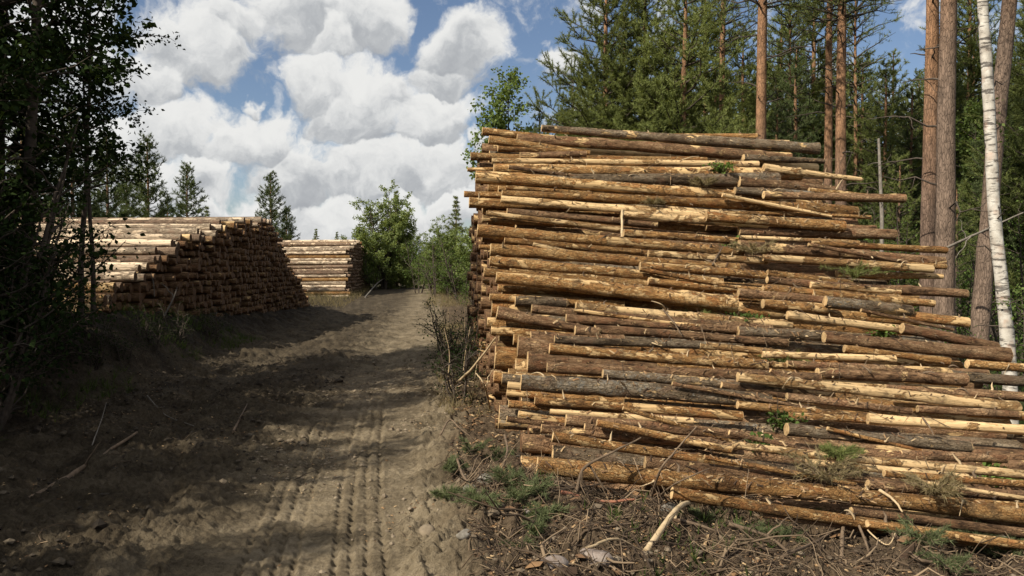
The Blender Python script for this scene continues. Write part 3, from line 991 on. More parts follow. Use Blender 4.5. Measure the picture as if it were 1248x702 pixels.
def stack_pile(vs, zs, ul, base, rr, types, nind, prefix, group, seed, front_only=True, detail=1):
    g = np.random.default_rng(seed)
    vmin, vmax = vs[0], vs[-1]
    cells = []
    row = 0
    z = 0.0
    ztop = max(zs)
    while z < ztop:
        v = vmin + (rr if row % 2 else 0)
        while v < vmax:
            top = np.interp(v, vs, zs)
            b0 = base(v)
            zz = z + 0.4 * rr * vnoise(np.array([v * 1.3]), np.array([z * 2.0]), seed)[0] + g.uniform(-.012, .012)
            if b0 - 0.05 < zz < top - rr * 0.3:
                # distance below the outline
                dv = np.linspace(-0.6, 0.6, 13)
                d = np.min(np.hypot(dv, np.interp(v + dv, vs, zs, left=-1, right=-1) - zz))
                cells.append((d, v + g.uniform(-.04, .04), zz + g.uniform(-.03, .03)))
            v += 2 * rr * 1.02
        z += rr * 1.78
        row += 1
    peak = vs[int(np.argmax(zs))]
    ind = [c for c in cells if c[0] < rr * 1.9 and c[1] < peak + 2.0]
    ind.sort(key=lambda c: c[1] - c[2] * 0.2)
    ind = ind[:nind]
    ids = {id(c) for c in ind}
    for i, (d, v, zz) in enumerate(ind):
        r = g.uniform(0.85, 1.12) * rr
        uu = ul + g.uniform(-0.30, 0.22)
        L = g.uniform(4.7, 5.2)
        s = g.uniform(0.0, 0.03)
        typ = g.choice(types)
        o = make_log(W(uu - L, v + g.uniform(-.06, .06), zz - s * L * 0.6), W(uu, v, zz), r * 0.9, r, typ, seed * 100 + i, detail, cut=M_CUT_OLD_SHADED, curv=0.006)
        tag(o, f"{TYPE_WORD[typ]} log {prefix}, {ordinal(i + 1)} from its foot", 'log', group)
    specs = []
    for c in cells:
        if id(c) in ids:
            continue
        uu = ul + g.normal(0, 0.075)
        specs.append((uu - 4.9, uu, c[1], c[1], c[2], c[2], rr * g.uniform(0.62, 1.08)))
    return specs


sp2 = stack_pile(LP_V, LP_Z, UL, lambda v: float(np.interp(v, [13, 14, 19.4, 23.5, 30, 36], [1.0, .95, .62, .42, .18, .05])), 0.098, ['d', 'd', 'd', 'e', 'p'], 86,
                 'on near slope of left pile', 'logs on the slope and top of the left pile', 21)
lowpoly_logs('packed_logs', sp2, [M_LOG['b'], M_CUT_OLD_SHADED], 'shaded wall of log ends facing the track on the left pile', 'logs')
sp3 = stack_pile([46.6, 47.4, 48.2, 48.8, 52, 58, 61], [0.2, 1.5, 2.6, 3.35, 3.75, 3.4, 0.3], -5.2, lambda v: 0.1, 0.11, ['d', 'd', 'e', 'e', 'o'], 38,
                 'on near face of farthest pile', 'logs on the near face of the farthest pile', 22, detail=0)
lowpoly_logs('packed_logs', sp3, [M_LOG['e'], M_CUT_OLD_SHADED], 'wall of log ends on the farthest pile', 'logs', seg=7)

# ------------------------------------------------------------------ trees
def unit(a):
    return a / (np.linalg.norm(a, axis=-1, keepdims=True) + 1e-9)


def blades(C, D, k, ln, wd, spread, g, along=0.06):
    """k needles at each tuft centre C with direction D -> triangles"""
    n = len(C)
    c = np.repeat(C, k, 0) + np.repeat(D, k, 0) * g.uniform(-along, along, (n * k, 1))
    d = unit(np.repeat(D, k, 0) * 0.75 + g.normal(0, spread, (n * k, 3)))
    l = ln * g.uniform(0.65, 1.2, (n * k, 1))
    s = unit(np.cross(d, g.normal(0, 1, (n * k, 3)))) * wd * 0.5
    V = np.stack([c - s, c + s, c + d * l], 1).reshape(-1, 3)
    F = np.arange(n * k * 3).reshape(-1, 3)
    return V, F


def leaves(C, D, k, ln, wd, spread, g, droop=0.2, away=0.08):
    """k pointed leaves (two folded triangles each) around each centre"""
    n = len(C)
    c = np.repeat(C, k, 0) + g.normal(0, away, (n * k, 3))
    d = unit(np.repeat(D, k, 0) * 0.5 + g.normal(0, spread, (n * k, 3)) + np.array([0, 0, -droop]))
    l = ln * g.uniform(0.6, 1.25, (n * k, 1))
    s = unit(np.cross(d, g.normal(0, 1, (n * k, 3)) + np.array([0, 0, 1.2])))
    up = unit(np.cross(s, d))
    m = c + d * l * 0.45
    V = np.stack([c, m + s * wd * 0.5 * l / ln + up * 0.12 * l, c + d * l, m - s * wd * 0.5 * l / ln + up * 0.12 * l], 1).reshape(-1, 3)
    i = np.arange(n * k)[:, None] * 4
    F = np.concatenate([i + np.array([[0, 1, 2]]), i + np.array([[0, 2, 3]])])
    return V, F


def trunk_path(H, lean, wob, g, n=14):
    t = np.linspace(0, 1, n)
    P = np.zeros((n, 3))
    P[:, 2] = t * H
    P[:, 0] = lean[0] * t * H + wob * np.cumsum(g.normal(0, 1, n)) * 0.3
    P[:, 1] = lean[1] * t * H + wob * np.cumsum(g.normal(0, 1, n)) * 0.3
    P[:, :2] -= P[0, :2]
    return P


def pine_parts(H, r0, cb, cw, seed, dens=1.0, lean=(0, 0), wob=0.03, shape='pine', dead=6, dead_from=0.25, tm=None, nm=None,
               ndl=(0.10, 0.014), kk=8, top_h=None):
    """a conifer: trunk mesh, branches mesh, needle crown mesh. cb = height of lowest green limb"""
    g = np.random.default_rng(seed)
    P = trunk_path(H, lean, wob, g, 16)
    t = np.linspace(0, 1, 16)
    R = r0 * (1 - t) ** 0.75 * (1 + 0.30 * np.exp(-t * 30)) + 0.008
    tb = MB()
    V, F = tube(P, R, 12)
    V = V + g.normal(0, 0.006, V.shape)
    tb.add(V, F)
    bb = MB()
    C, D = [], []

    def pt(z):
        return np.array([np.interp(z, P[:, 2], P[:, 0]), np.interp(z, P[:, 2], P[:, 1]), z])
    # dead lower limbs
    for i in range(dead):
        z = g.uniform(H * dead_from, max(cb, H * dead_from + 0.5))
        az = g.uniform(0, 6.28)
        L = g.uniform(0.3, 1.6) * min(1, cw / 1.5)
        p = pt(z)
        q = p + L * np.array([math.cos(az), math.sin(az), g.uniform(-0.25, 0.35)])
        pts = curve_pts(p, q, 5, 0.05 * L, 0.03, g)
        V, F = tube(pts, np.linspace(0.022, 0.005, 5), 4)
        bb.add(V, F)
        if L > 0.8:
            for _ in range(2):
                s = pts[g.integers(2, 4)]
                V, F = tube(curve_pts(s, s + g.normal(0, 0.25, 3), 4, 0, .05, g), np.linspace(0.010, 0.003, 4), 3)
                bb.add(V, F)
    z = cb
    while z < H - 0.05:
        f = (z - cb) / max(H - cb, 0.1)
        if shape == 'pine':
            Lm = cw * (0.55 + 0.75 * f) * (1 - f ** 2.2) ** 0.6 + 0.12
        elif shape == 'young':
            Lm = cw * (1 - f) ** 0.75 * min(1.0, 0.55 + 2.2 * f) + 0.10
        else:
            Lm = cw * (1 - f) ** 1.0 + 0.08
        nl = int(g.integers(4, 7)) if shape != 'cone' else int(g.integers(5, 8))
        a0 = g.uniform(0, 6.28)
        for k in range(nl):
            az = a0 + k * 6.283 / nl + g.uniform(-.35, .35)
            L = Lm * g.uniform(0.6, 1.15)
            rise = {'pine': 0.15 + 0.7 * f, 'young': 0.25 + 0.55 * f, 'cone': -0.12 + 0.5 * f}[shape] + g.uniform(-.12, .12)
            p = pt(z + g.uniform(-.06, .06))
            q = p + L * np.array([math.cos(az), math.sin(az), rise])
            pts = curve_pts(p, q, 5, -0.10 * L if shape != 'pine' else 0.04 * L, 0.025, g)
            V, F = tube(pts, np.linspace(0.010 + 0.016 * L, 0.004, 5), 4)
            bb.add(V, F)
            ns = max(3, int(L * 10.0 * dens))
            for _ in range(ns):
                w_ = g.uniform(0.22, 1.0)
                i = w_ * 4
                i0 = min(int(i), 3)
                s = pts[i0] * (1 - (i - i0)) + pts[i0 + 1] * (i - i0)
                dl = unit(q - p)
                sd = unit(dl * g.uniform(0.3, 0.9) + g.normal(0, 0.55, 3) + np.array([0, 0, 0.25 if shape != 'cone' else 0.0]))
                sl = L * g.uniform(0.12, 0.32) * (1.25 - w_ * 0.5)
                m = max(2, int(sl / 0.075))
                tt = np.linspace(0.25, 1.0, m)[:, None]
                C.append(s + sd * sl * tt)
                D.append(np.broadcast_to(unit(sd + np.array([0, 0, 0.25])), (m, 3)))
                if sl > 0.22:
                    V, F = tube(np.array([s, s + sd * sl * 0.5, s + sd * sl]), [0.006, 0.004, 0.002], 3)
                    bb.add(V, F)
        z += g.uniform(0.24, 0.42) * (1.0 if H > 7 else 0.75)
    C, D = np.concatenate(C), np.concatenate(D)
    cbm = MB()
    V, F = blades(C, D, kk, ndl[0], ndl[1], 0.55, g)
    cbm.add(V, F)
    return (tb.mesh('trunk', tm or M_PINE_TRUNK), bb.mesh('branches', M_TWIG_BARK), cbm.mesh('crown', nm or M_NEEDLE))


def broad_parts(H, r0, cb, cw, seed, stems=1, nleaf=5, leaf=(0.06, 0.042), lm=None, tm=None, lean=(0, 0), spread=0.35, dens=1.0, up=0.55):
    """a broad-leaved tree or bush"""
    g = np.random.default_rng(seed)
    tb, bb = MB(), MB()
    C, D = [], []
    for s_ in range(stems):
        h = H * (1.0 if s_ == 0 else g.uniform(0.6, 0.98))
        az = g.uniform(0, 6.28)
        ln = (lean[0] + (spread * math.cos(az) if stems > 1 else 0), lean[1] + (spread * math.sin(az) if stems > 1 else 0))
        P = trunk_path(h, ln, 0.06, g, 12)
        if stems > 1:
            P[:, :2] += 0.12 * np.array([math.cos(az), math.sin(az)])
        rr = r0 * (1 if s_ == 0 else g.uniform(.55, .9))
        tt = np.linspace(0, 1, 12)
        V, F = tube(P, rr * (1 - tt) ** 0.8 * (1 + 0.25 * np.exp(-tt * 25)) + 0.006, 9)
        tb.add(V, F)
        nb = int((h - cb) * 5.5 * dens / max(1, stems ** 0.5)) + 3
        for k in range(nb):
            f = (k + g.random()) / nb
            z = cb + (h - cb) * f
            p = np.array([np.interp(z, P[:, 2], P[:, 0]), np.interp(z, P[:, 2], P[:, 1]), z])
            a = g.uniform(0, 6.28)
            L = cw * (1 - 0.75 * f ** 1.5) * (0.55 + 0.45 * min(1, f * 4)) * g.uniform(0.5, 1.15)
            q = p + L * np.array([math.cos(a), math.sin(a), up * g.uniform(0.3, 1.3)])
            pts = curve_pts(p, q, 6, 0.06 * L, 0.03, g)
            V, F = tube(pts, np.linspace(0.008 + 0.012 * L, 0.003, 6), 4)
            bb.add(V, F)
            for _ in range(max(2, int(L * 6))):
                w_ = g.uniform(0.25, 1.0) * 5
                i0 = min(int(w_), 4)
                s = pts[i0] * (1 - (w_ - i0)) + pts[i0 + 1] * (w_ - i0)
                sd = unit(unit(q - p) * 0.7 + g.normal(0, 0.5, 3))
                sl = g.uniform(0.15, 0.45) * min(1.0, L)
                m = max(2, int(sl / 0.07))
                ts = np.linspace(0.2, 1, m)[:, None]
                C.append(s + sd * sl * ts)
                D.append(np.broadcast_to(sd, (m, 3)))
                V, F = tube(np.array([s, s + sd * sl * 0.5, s + sd * sl]), [0.005, 0.0035, 0.0015], 3)
                bb.add(V, F)
    C, D = np.concatenate(C), np.concatenate(D)
    cm = MB()
    V, F = leaves(C, D, nleaf, leaf[0], leaf[1], 0.6, g)
    cm.add(V, F)
    return (tb.mesh('trunk', tm or M_TWIG_BARK), bb.mesh('branches', M_TWIG_BARK), cm.mesh('crown', lm or M_LEAF))


def plant(name, parts, x, y, label, cat, group=None, rz=0.0, sc=1.0, sink=0.06):
    e = link(name, None)
    e.location = (x, y, gz(x, y) - sink)
    e.rotation_euler = (0, 0, rz)
    e.scale = (sc, sc, sc)
    for nm, me in zip(('trunk', 'branches', 'crown'), parts):
        if me is not None:
            o = link(nm, me, e)
            if nm != 'trunk':
                o['kind'] = 'stuff'
    tag(e, label, cat, group)
    return e


def at_x(px, depth):
    return (px - CX) / FPX * depth, depth


# -- pines whose trunks stand behind the right end of the big pile
TALL1 = pine_parts(17, 0.155, 8.6, 2.2, 201, 0.8, (0.004, 0), 0.03, 'pine', 14, 0.22)
TALL2 = pine_parts(16, 0.145, 9.2, 2.0, 202, 0.8, (-0.006, 0), 0.035, 'pine', 11, 0.2)
TALL3 = pine_parts(18, 0.175, 9.5, 2.3, 203, 0.8, (0.0, 0.0), 0.02, 'pine', 9, 0.12, tm=M_PINE_TRUNK2)
THIN1 = pine_parts(13, 0.085, 7.0, 1.3, 204, 0.8, (0.004, 0), 0.04, 'pine', 16, 0.2)
trunks = [
    ('pine_tree', TALL1, 925, 19.0, 0.3, 'tall orange-trunked pine rising behind the middle of the big pile'),
    ('pine_tree', TALL2, 879, 25.5, 1.9, 'slimmer pine left of the orange trunk behind the big pile, crown full'),
    ('pine_tree', TALL2, 1006, 22.5, 4.0, 'darker left trunk of the two close pines behind the pile top right'),
    ('pine_tree', TALL1, 1023, 20.0, 2.2, 'bright orange right trunk of the two close pines behind the pile'),
    ('pine_tree', TALL1, 1133, 15.2, 5.1, 'knotty orange-brown pine trunk, left of the touching pair by right end'),
    ('pine_tree', TALL3, 1151, 14.2, 0.0, 'thickest smooth pinkish-grey pine trunk, right of the touching pair'),
    ('pine_tree', THIN1, 1041, 27.0, 1.0, 'pole-thin pine just right of the two close orange trunks'),
    ('pine_tree', THIN1, 961, 27.5, 3.1, 'pole-thin grey pine between the orange trunk and the close pair'),
]
for nm, parts, px, dep, rz, lab in trunks:
    x, y = at_x(px, dep)
    plant(nm, parts, x, y, lab, 'pine', 'pine trunks behind the big pile', rz)

# curved pine and the white birch at the right edge
def curved_trunk(pts_img, dep, r0, r1, mat, parts_crown, name, label, cat):
    P = [at(px, py, dep) for px, py in pts_img]
    base = P[0].copy()
    gzv = gz(base.x, base.y) - 0.06
    base.z = gzv
    e = link(name, None)
    e.location = base
    Q = np.array([[p.x - base.x, 0.0, p.z - base.z] for p in P])
    Q[0, 2] = 0
    zz = np.linspace(0, Q[-1, 2], 40)
    X = np.interp(zz, Q[:, 2], Q[:, 0])
    ker = np.ones(7) / 7
    X = np.convolve(np.pad(X, 3, mode='edge'), ker, 'valid')
    path = np.stack([X, 0.05 * np.sin(zz * 0.6), zz], -1)
    b = MB()
    V, F = tube(path, np.linspace(r0, r1, 40) * (1 + 0.02 * RNG.normal(0, 1, 40)), 14)
    b.add(V + RNG.normal(0, 0.003, V.shape), F)
    link('trunk', b.mesh('trunk', mat), e)
    tag(e, label, cat)
    return e, path


e, path = curved_trunk([(1193, 430), (1197, 380), (1205, 300), (1211, 180), (1222, 40), (1232, -120), (1240, -260)], 13.4, 0.155, 0.09, M_PINE_TRUNK2, None,
                       'pine_tree', 'slightly curved pine trunk directly behind the white birch', 'pine')
cr = pine_parts(5.5, 0.09, 0.2, 1.9, 211, 0.8, shape='pine', dead=0)
for nm, me in zip(('upper_trunk', 'branches', 'crown'), cr):
    o = link(nm, me, e)
    o.location = path[-1]
e, path = curved_trunk([(1236, 462), (1232, 400), (1219, 320), (1212, 250), (1206, 150), (1198, 60), (1188, -30), (1176, -200), (1170, -330)], 10.6, 0.092, 0.045, M_BIRCH, None,
                       'birch_tree', 'leaning white birch with dark marks at the right edge', 'birch')
b = MB()
C, D = [], []
for k in range(34):
    i = int(RNG.integers(27, 40)) if k > 5 else int(RNG.integers(6, 22))
    L = RNG.uniform(0.8, 1.9) if k > 5 else RNG.uniform(0.25, 0.6)
    a = RNG.uniform(0, 6.28)
    q = path[i] + L * np.array([math.cos(a), math.sin(a), RNG.uniform(-0.1, 0.7)])
    pts = curve_pts(path[i], q, 6, 0.05, 0.04)
    V, F = tube(pts, np.linspace(0.014, 0.003, 6), 4)
    b.add(V, F)
    if k > 3:
        C.append(np.repeat(pts[2:], 5, 0) + RNG.normal(0, 0.12, (20, 3)))
        D.append(np.tile(unit(q - path[i]), (20, 1)))
link('branches', b.mesh('branches', M_TWIG_BARK), e)['kind'] = 'stuff'
b = MB()
V, F = leaves(np.concatenate(C), np.concatenate(D), 4, 0.055, 0.04, 0.6, RNG)
b.add(V, F)
link('crown', b.mesh('crown', M_LEAF_L), e)

# bare snag and leaning pole
snag = link('dead_snag', None)
x, y = at_x(1074, 17.5)
snag.location = (x, y, gz(x, y) - 0.05)
b = MB()
V, F = tube(np.array([[0.05, 0, 0], [0.02, 0.02, 2], [0.0, 0, 3.5], [-0.08, 0.02, 5.2]]), [0.06, 0.05, 0.042, 0.03], 8)
b.add(V + RNG.normal(0, 0.004, V.shape), F)
link('trunk', b.mesh('trunk', M_DEAD), snag)
b = MB()
for k in range(6):
    z = RNG.uniform(2.2, 4.9)
    V, F = tube(curve_pts((0, 0, z), (RNG.uniform(-.4, .4), RNG.uniform(-.3, .3), z + RNG.uniform(-.1, .3)), 4, 0, .05), [0.012, 0.008, 0.005, 0.002], 4)
    b.add(V, F)
link('branches', b.mesh('branches', M_DEAD), snag)['kind'] = 'stuff'
tag(snag, 'bare dead grey pole of a young tree behind the pile', 'dead tree')


def stick(name, pts, r, mat, label, cat, forks=(), group=None, seg=7):
    """a lying or leaning branch; pts are world points, forks are (pts, r)"""
    p0 = Vector(pts[0])
    e = link(name, None)
    e.location = p0
    pts = np.array([tuple(Vector(p) - p0) for p in pts])
    n = 14
    s = np.linspace(0, len(pts) - 1, n)
    # Catmull-Rom through the points
    ext = np.concatenate([[2 * pts[0] - pts[1]], pts, [2 * pts[-1] - pts[-2]]])
    out = []
    for q in s:
        i = min(int(q), len(pts) - 2)
        t = q - i
        a, b_, c, d = ext[i:i + 4]
        out.append(0.5 * ((2 * b_) + (c - a) * t + (2 * a - 5 * b_ + 4 * c - d) * t * t + (3 * b_ - a - 3 * c + d) * t ** 3))
    out = np.array(out) + RNG.normal(0, r * 0.10, (n, 3))
    b = MB()
    V, F = tube(out, np.linspace(r, r * 0.45, n) * (1 + 0.06 * RNG.normal(0, 1, n)), seg)
    b.add(V, F)
    b.add(np.concatenate([V[:seg], out[:1]]), np.stack([(np.arange(seg) + 1) % seg, np.arange(seg), np.full(seg, seg)], -1))
    b.add(np.concatenate([V[-seg:], out[-1:]]), np.stack([np.arange(seg), (np.arange(seg) + 1) % seg, np.full(seg, seg)], -1))
    o = link('stem', b.mesh('stem', mat), e)
    for (i, dv, rr) in forks:
        q = out[int(i * (n - 1))]
        V, F = tube(curve_pts(q, q + np.array(dv), 6, 0.02, 0.04), np.linspace(rr, rr * 0.35, 6), 5)
        b2 = MB()
        b2.add(V, F)
        link('side_shoot', b2.mesh('side_shoot', mat), e)
    tag(e, label, cat, group)
    return e


stick('leaning_pole', [at(1153, 302, 12.6), at(1205, 278, 12.0), at(1262, 252, 11.6)], 0.022, M_DEAD,
      'thin bare pole slanting across behind the birch', 'pole', [(0.35, (-0.25, 0, -0.35), 0.010), (0.3, (-0.1, 0, 0.3), 0.007)])

# -- bushy pines on the skyline above the pile
YP1 = pine_parts(11.5, 0.14, 1.8, 2.9, 221, 1.45, (0, 0), 0.03, 'young', 4, 0.1, kk=16, ndl=(0.105, 0.016))
YP2 = pine_parts(10.0, 0.12, 1.2, 2.6, 222, 1.45, (0.01, 0), 0.03, 'young', 4, 0.1, kk=16, ndl=(0.105, 0.016))
YP3 = pine_parts(8.0, 0.10, 0.6, 1.7, 223, 1.2, (0, 0), 0.03, 'young', 3, 0.05, nm=M_NEEDLE_B, kk=16, ndl=(0.105, 0.016))
YP4 = pine_parts(6.0, 0.07, 0.5, 1.25, 224, 1.1, (0.0, 0), 0.02, 'young', 2, 0.05, kk=16, ndl=(0.10, 0.015))
bushy = [
    (YP1, 738, 23.0, 1.0, 0.4, 'dense bushy pine at the left edge of the right-hand forest'),
    (YP2, 700, 27.0, 0.85, 2.0, 'shorter bushy pine leaning out at the forest edge over the pile'),
    (YP1, 785, 23.0, 1.0, 3.0, 'broad bushy pine left of centre above the big pile'),
    (YP2, 830, 21.5, 1.10, 5.2, 'bushy pine with drooping needles just left of the slim orange trunk'),
    (YP1, 858, 29.0, 1.12, 4.1, 'tall bushy pine in the second row behind the big pile'),
    (YP3, 657, 28.0, 0.94, 0.9, 'small dark pine beside the light birch over the pile top'),
    (YP2, 905, 28.0, 1.1, 1.2, 'bushy pine behind the tall orange trunk'),
    (YP3, 968, 25.0, 1.15, 2.7, 'dark blue-green pine between the orange trunks behind the pile'),
    (YP3, 1050, 29.0, 1.25, 4.4, 'dark blue-green pine right of the two close orange trunks'),
    (YP2, 1085, 33.0, 1.1, 0.2, 'bushy pine behind the bare grey pole'),
    (YP3, 1110, 24.0, 0.95, 3.6, 'dark low pine left of the touching pair of trunks'),
    (YP2, 1180, 30.0, 1.15, 5.5, 'bushy pine seen between the trunk pair and the birch'),
    (YP1, 1250, 26.0, 0.95, 2.4, 'large bushy pine at the right frame edge behind the birch'),
    (YP3, 1215, 21.0, 0.85, 1.1, 'low dark pine behind the curved trunk'),
    (YP4, 1165, 19.0, 0.7, 0.0, 'young pine at the foot of the trunk pair'),
    (YP4, 1095, 20.0, 0.85, 4.0, 'young pine beside the bare grey pole'),
    (YP1, 1010, 36.0, 1.05, 0.0, 'tall pine far behind the two close orange trunks'),
    (YP1, 1140, 38.0, 1.05, 1.5, 'tall pine far behind the touching trunk pair'),
    (YP1, 930, 38.0, 1.1, 2.9, 'tall pine far behind the orange trunk'),
    (YP2, 1300, 20.0, 1.0, 2.2, 'bushy pine half cut off by the right frame edge'),
    (YP1, 1220, 42.0, 1.1, 3.3, 'tall pine far behind the birch'),
    (YP2, 760, 30.0, 1.15, 0.8, 'bushy pine in the second row left of centre'),
    (YP2, 815, 33.0, 1.2, 2.6, 'bushy pine in the third row above the pile'),
    (YP3, 870, 22.5, 1.0, 0.6, 'low dark pine just over the pile top under the slim trunk'),
    (YP3, 945, 23.0, 0.95, 1.6, 'low dark pine right of the tall orange trunk'),
    (YP3, 1160, 25.0, 1.05, 5.1, 'dark pine right behind the thick trunk'),
    (YP2, 1075, 26.0, 0.9, 5.9, 'pine filling the gap behind the grey pole'),
    (YP3, 1240, 30.0, 1.3, 0.4, 'dark pine in the gap right of the birch'),
    (YP2, 1120, 45.0, 1.3, 2.1, 'distant pine closing the view left of the trunk pair'),
    (YP2, 1195, 36.0, 1.2, 4.9, 'distant pine closing the view left of the curved trunk'),
    (YP1, 990, 31.0, 1.2, 0.7, 'tall bushy pine in the gap right of the tall orange trunk'),
    (YP1, 1178, 27.0, 1.1, 5.0, 'tall bushy pine filling the sky right of the thick trunk'),
    (YP2, 950, 33.0, 1.3, 4.0, 'tall bushy pine between the orange trunk and the thin grey one'),
    (YP1, 1290, 33.0, 1.3, 1.0, 'tall bushy pine beyond the right frame edge'),
    (YP2, 1040, 44.0, 1.3, 3.9, 'distant pine closing the view behind the close orange trunks'),
]
for parts, px, dep, sc, rz, lab in bushy:
    x, y = at_x(px, dep)
    plant('pine_tree', parts, x, y, lab, 'pine', 'bushy pines of the right-hand forest', rz, sc)
BIR1 = broad_parts(7.5, 0.06, 1.5, 1.3, 231, 1, 9, (0.11, 0.085), M_LEAF_L, dens=3.0, up=0.8)
BIR2 = broad_parts(5.0, 0.05, 0.4, 1.5, 232, 3, 4, (0.065, 0.048), M_LEAF, spread=0.12, up=0.7)
DBUSH1 = broad_parts(2.6, 0.03, 0.15, 1.1, 233, 5, 4, (0.06, 0.042), M_LEAF_SHADED, spread=0.25, dens=1.1, up=0.7)
DBUSH2 = broad_parts(1.5, 0.02, 0.08, 0.7, 234, 6, 4, (0.05, 0.034), M_LEAF_SHADED, spread=0.3, dens=1.4, up=0.7)
BUSH1 = broad_parts(2.6, 0.03, 0.15, 1.1, 233, 5, 4, (0.06, 0.042), M_LEAF, spread=0.25, dens=1.1, up=0.7)
BUSH2 = broad_parts(1.5, 0.02, 0.08, 0.7, 234, 6, 4, (0.05, 0.034), M_LEAF, spread=0.3, dens=1.4, up=0.7)
for parts, px, dep, sc, rz, lab in [
        (BIR1, 621, 27.0, 1.12, 0.3, 'light green young birch at the left end of the skyline'),
        (BIR2, 1105, 18.5, 0.75, 0.3, 'leafy undergrowth tree under the bare grey pole'),
        (BIR2, 1060, 21.0, 0.9, 2.3, 'leafy undergrowth tree behind the right end of the upper logs'),
        (BIR1, 1185, 23.0, 0.9, 4.3, 'thin leafy birch between the trunk pair and the curved trunk'),
        (BIR2, 1260, 17.0, 0.8, 1.3, 'leafy undergrowth tree at the right frame edge'),
        (BIR1, 985, 30.0, 1.1, 5.0, 'light birch crown glimpsed left of the close orange trunks'),
        (BIR2, 1165, 16.5, 0.55, 3.9, 'low leafy sapling right of the thick trunk')]:
    x, y = at_x(px, dep)
    plant('birch_tree', parts, x, y, lab, 'birch', None, rz, sc)
for i, (px, dep, sc, lab) in enumerate([
        (1090, 15.5, 0.75, 'leafy bush left of the touching trunk pair'), (1170, 14.0, 0.7, 'leafy bush between the thick trunk and the curved one'),
        (1215, 12.2, 0.55, 'low bush at the foot of the birch'), (1256, 12.6, 0.8, 'leafy bush cut off by the right frame edge'),
        (1070, 18.5, 0.9, 'leafy bush under the upper logs at the pile\'s right end'), (1180, 18.0, 1.0, 'tall bush behind the curved trunk'),
        (1235, 16.0, 1.0, 'tall bush right of the birch')]):
    x, y = at_x(px, dep)
    plant('bush', BUSH1, x, y, lab, 'bush', 'undergrowth bushes of the right-hand forest', i * 1.3, sc)

M_LEAF_M = leaf_mat('light green leaves', (0.13, 0.168, 0.06), (0.25, 0.30, 0.115), 0.42)
# -- middle distance: young trees where the track disappears, and pines behind the left piles
FAR_B = broad_parts(7.2, 0.10, 0.3, 2.6, 241, 5, 5, (0.15, 0.11), M_LEAF_M, spread=0.14, dens=1.9, up=0.8)
FAR_S = pine_parts(7.5, 0.10, 0.25, 2.0, 242, 1.2, shape='cone', dead=0, kk=8, ndl=(0.17, 0.035))
FAR_P = pine_parts(8.0, 0.10, 0.8, 1.8, 243, 1.6, shape='young', dead=0, nm=M_NEEDLE_B, kk=7, ndl=(0.16, 0.03))
for parts, nm, px, dep, sc, rz, lab, cat in [
        (FAR_B, 'young_tree', 468, 56.0, 0.98, 0.0, 'large light green bushy tree beside the farthest log pile', 'tree'),
        (FAR_S, 'spruce_tree', 484, 58.0, 0.95, 1.0, 'young spruce growing through the light green bushy tree', 'spruce'),
        (FAR_B, 'young_tree', 547, 48.0, 0.62, 2.0, 'low rounded tree at the left edge of the big pile', 'tree'),
        (FAR_S, 'spruce_tree', 556, 50.0, 0.82, 3.0, 'pointed young spruce close to the left end of the big pile', 'spruce'),
        (FAR_B, 'young_tree', 588, 42.0, 0.66, 4.0, 'rounded tree half hidden by the left end of the big pile', 'tree'),
        (FAR_B, 'young_tree', 448, 60.0, 0.62, 1.2, 'low rounded tree left of the large light green one', 'tree'),
        (FAR_B, 'young_tree', 500, 62.0, 0.66, 2.9, 'low rounded tree right of the large light green one', 'tree'),
        (FAR_B, 'young_tree', 524, 54.0, 0.48, 5.3, 'small rounded tree in the gap before the big pile', 'tree'),
        (FAR_S, 'spruce_tree', 438, 72.0, 0.72, 5.0, 'small spruce left of the light green bushy tree', 'spruce'),
        (FAR_S, 'spruce_tree', 411, 78.0, 0.66, 0.5, 'small pointed spruce above the farthest pile', 'spruce'),
        (FAR_S, 'spruce_tree', 386, 74.0, 0.68, 1.5, 'small spruce over the left half of the farthest pile', 'spruce'),
        (FAR_P, 'pine_tree', 331, 52.0, 0.98, 2.5, 'pointed pine just behind the peak of the left pile', 'pine'),
        (FAR_P, 'pine_tree', 350, 54.0, 0.72, 3.5, 'lower pine right of the pointed one behind the left pile', 'pine'),
        (FAR_P, 'pine_tree', 229, 48.0, 1.0, 4.5, 'lone slim pine above the middle of the left pile', 'pine'),
        (FAR_S, 'spruce_tree', 252, 60.0, 0.82, 5.5, 'small spruce right of the lone slim pine', 'spruce'),
        (FAR_P, 'pine_tree', 181, 40.0, 1.05, 0.7, 'broad dark pine above the left part of the left pile', 'pine'),
        (FAR_P, 'pine_tree', 132, 36.0, 0.98, 1.7, 'dark pine at the left behind the leafy trees', 'pine'),
        (FAR_P, 'pine_tree', 90, 32.0, 1.05, 2.7, 'dark tall pine hidden among the leafy trees on the left', 'pine'),
        (FAR_P, 'pine_tree', 30, 30.0, 1.1, 3.7, 'dark pine at the far left behind the trunks', 'pine'),
        (FAR_P, 'pine_tree', 155, 46.0, 0.95, 5.7, 'pine between the two dark pines behind the left pile', 'pine'),
        (FAR_P, 'pine_tree', 205, 52.0, 0.8, 6.1, 'small pine left of the lone slim pine', 'pine'),
        (FAR_S, 'spruce_tree', 525, 70.0, 0.55, 3.3, 'low spruce in the gap right of the bushy tree', 'spruce'),
        (FAR_S, 'spruce_tree', 280, 70.0, 0.62, 2.2, 'small spruce tip over the left pile', 'spruce')]:
    x, y = at_x(px, dep)
    plant(nm, parts, x, y, lab, cat, 'young trees behind the log piles', rz, sc)
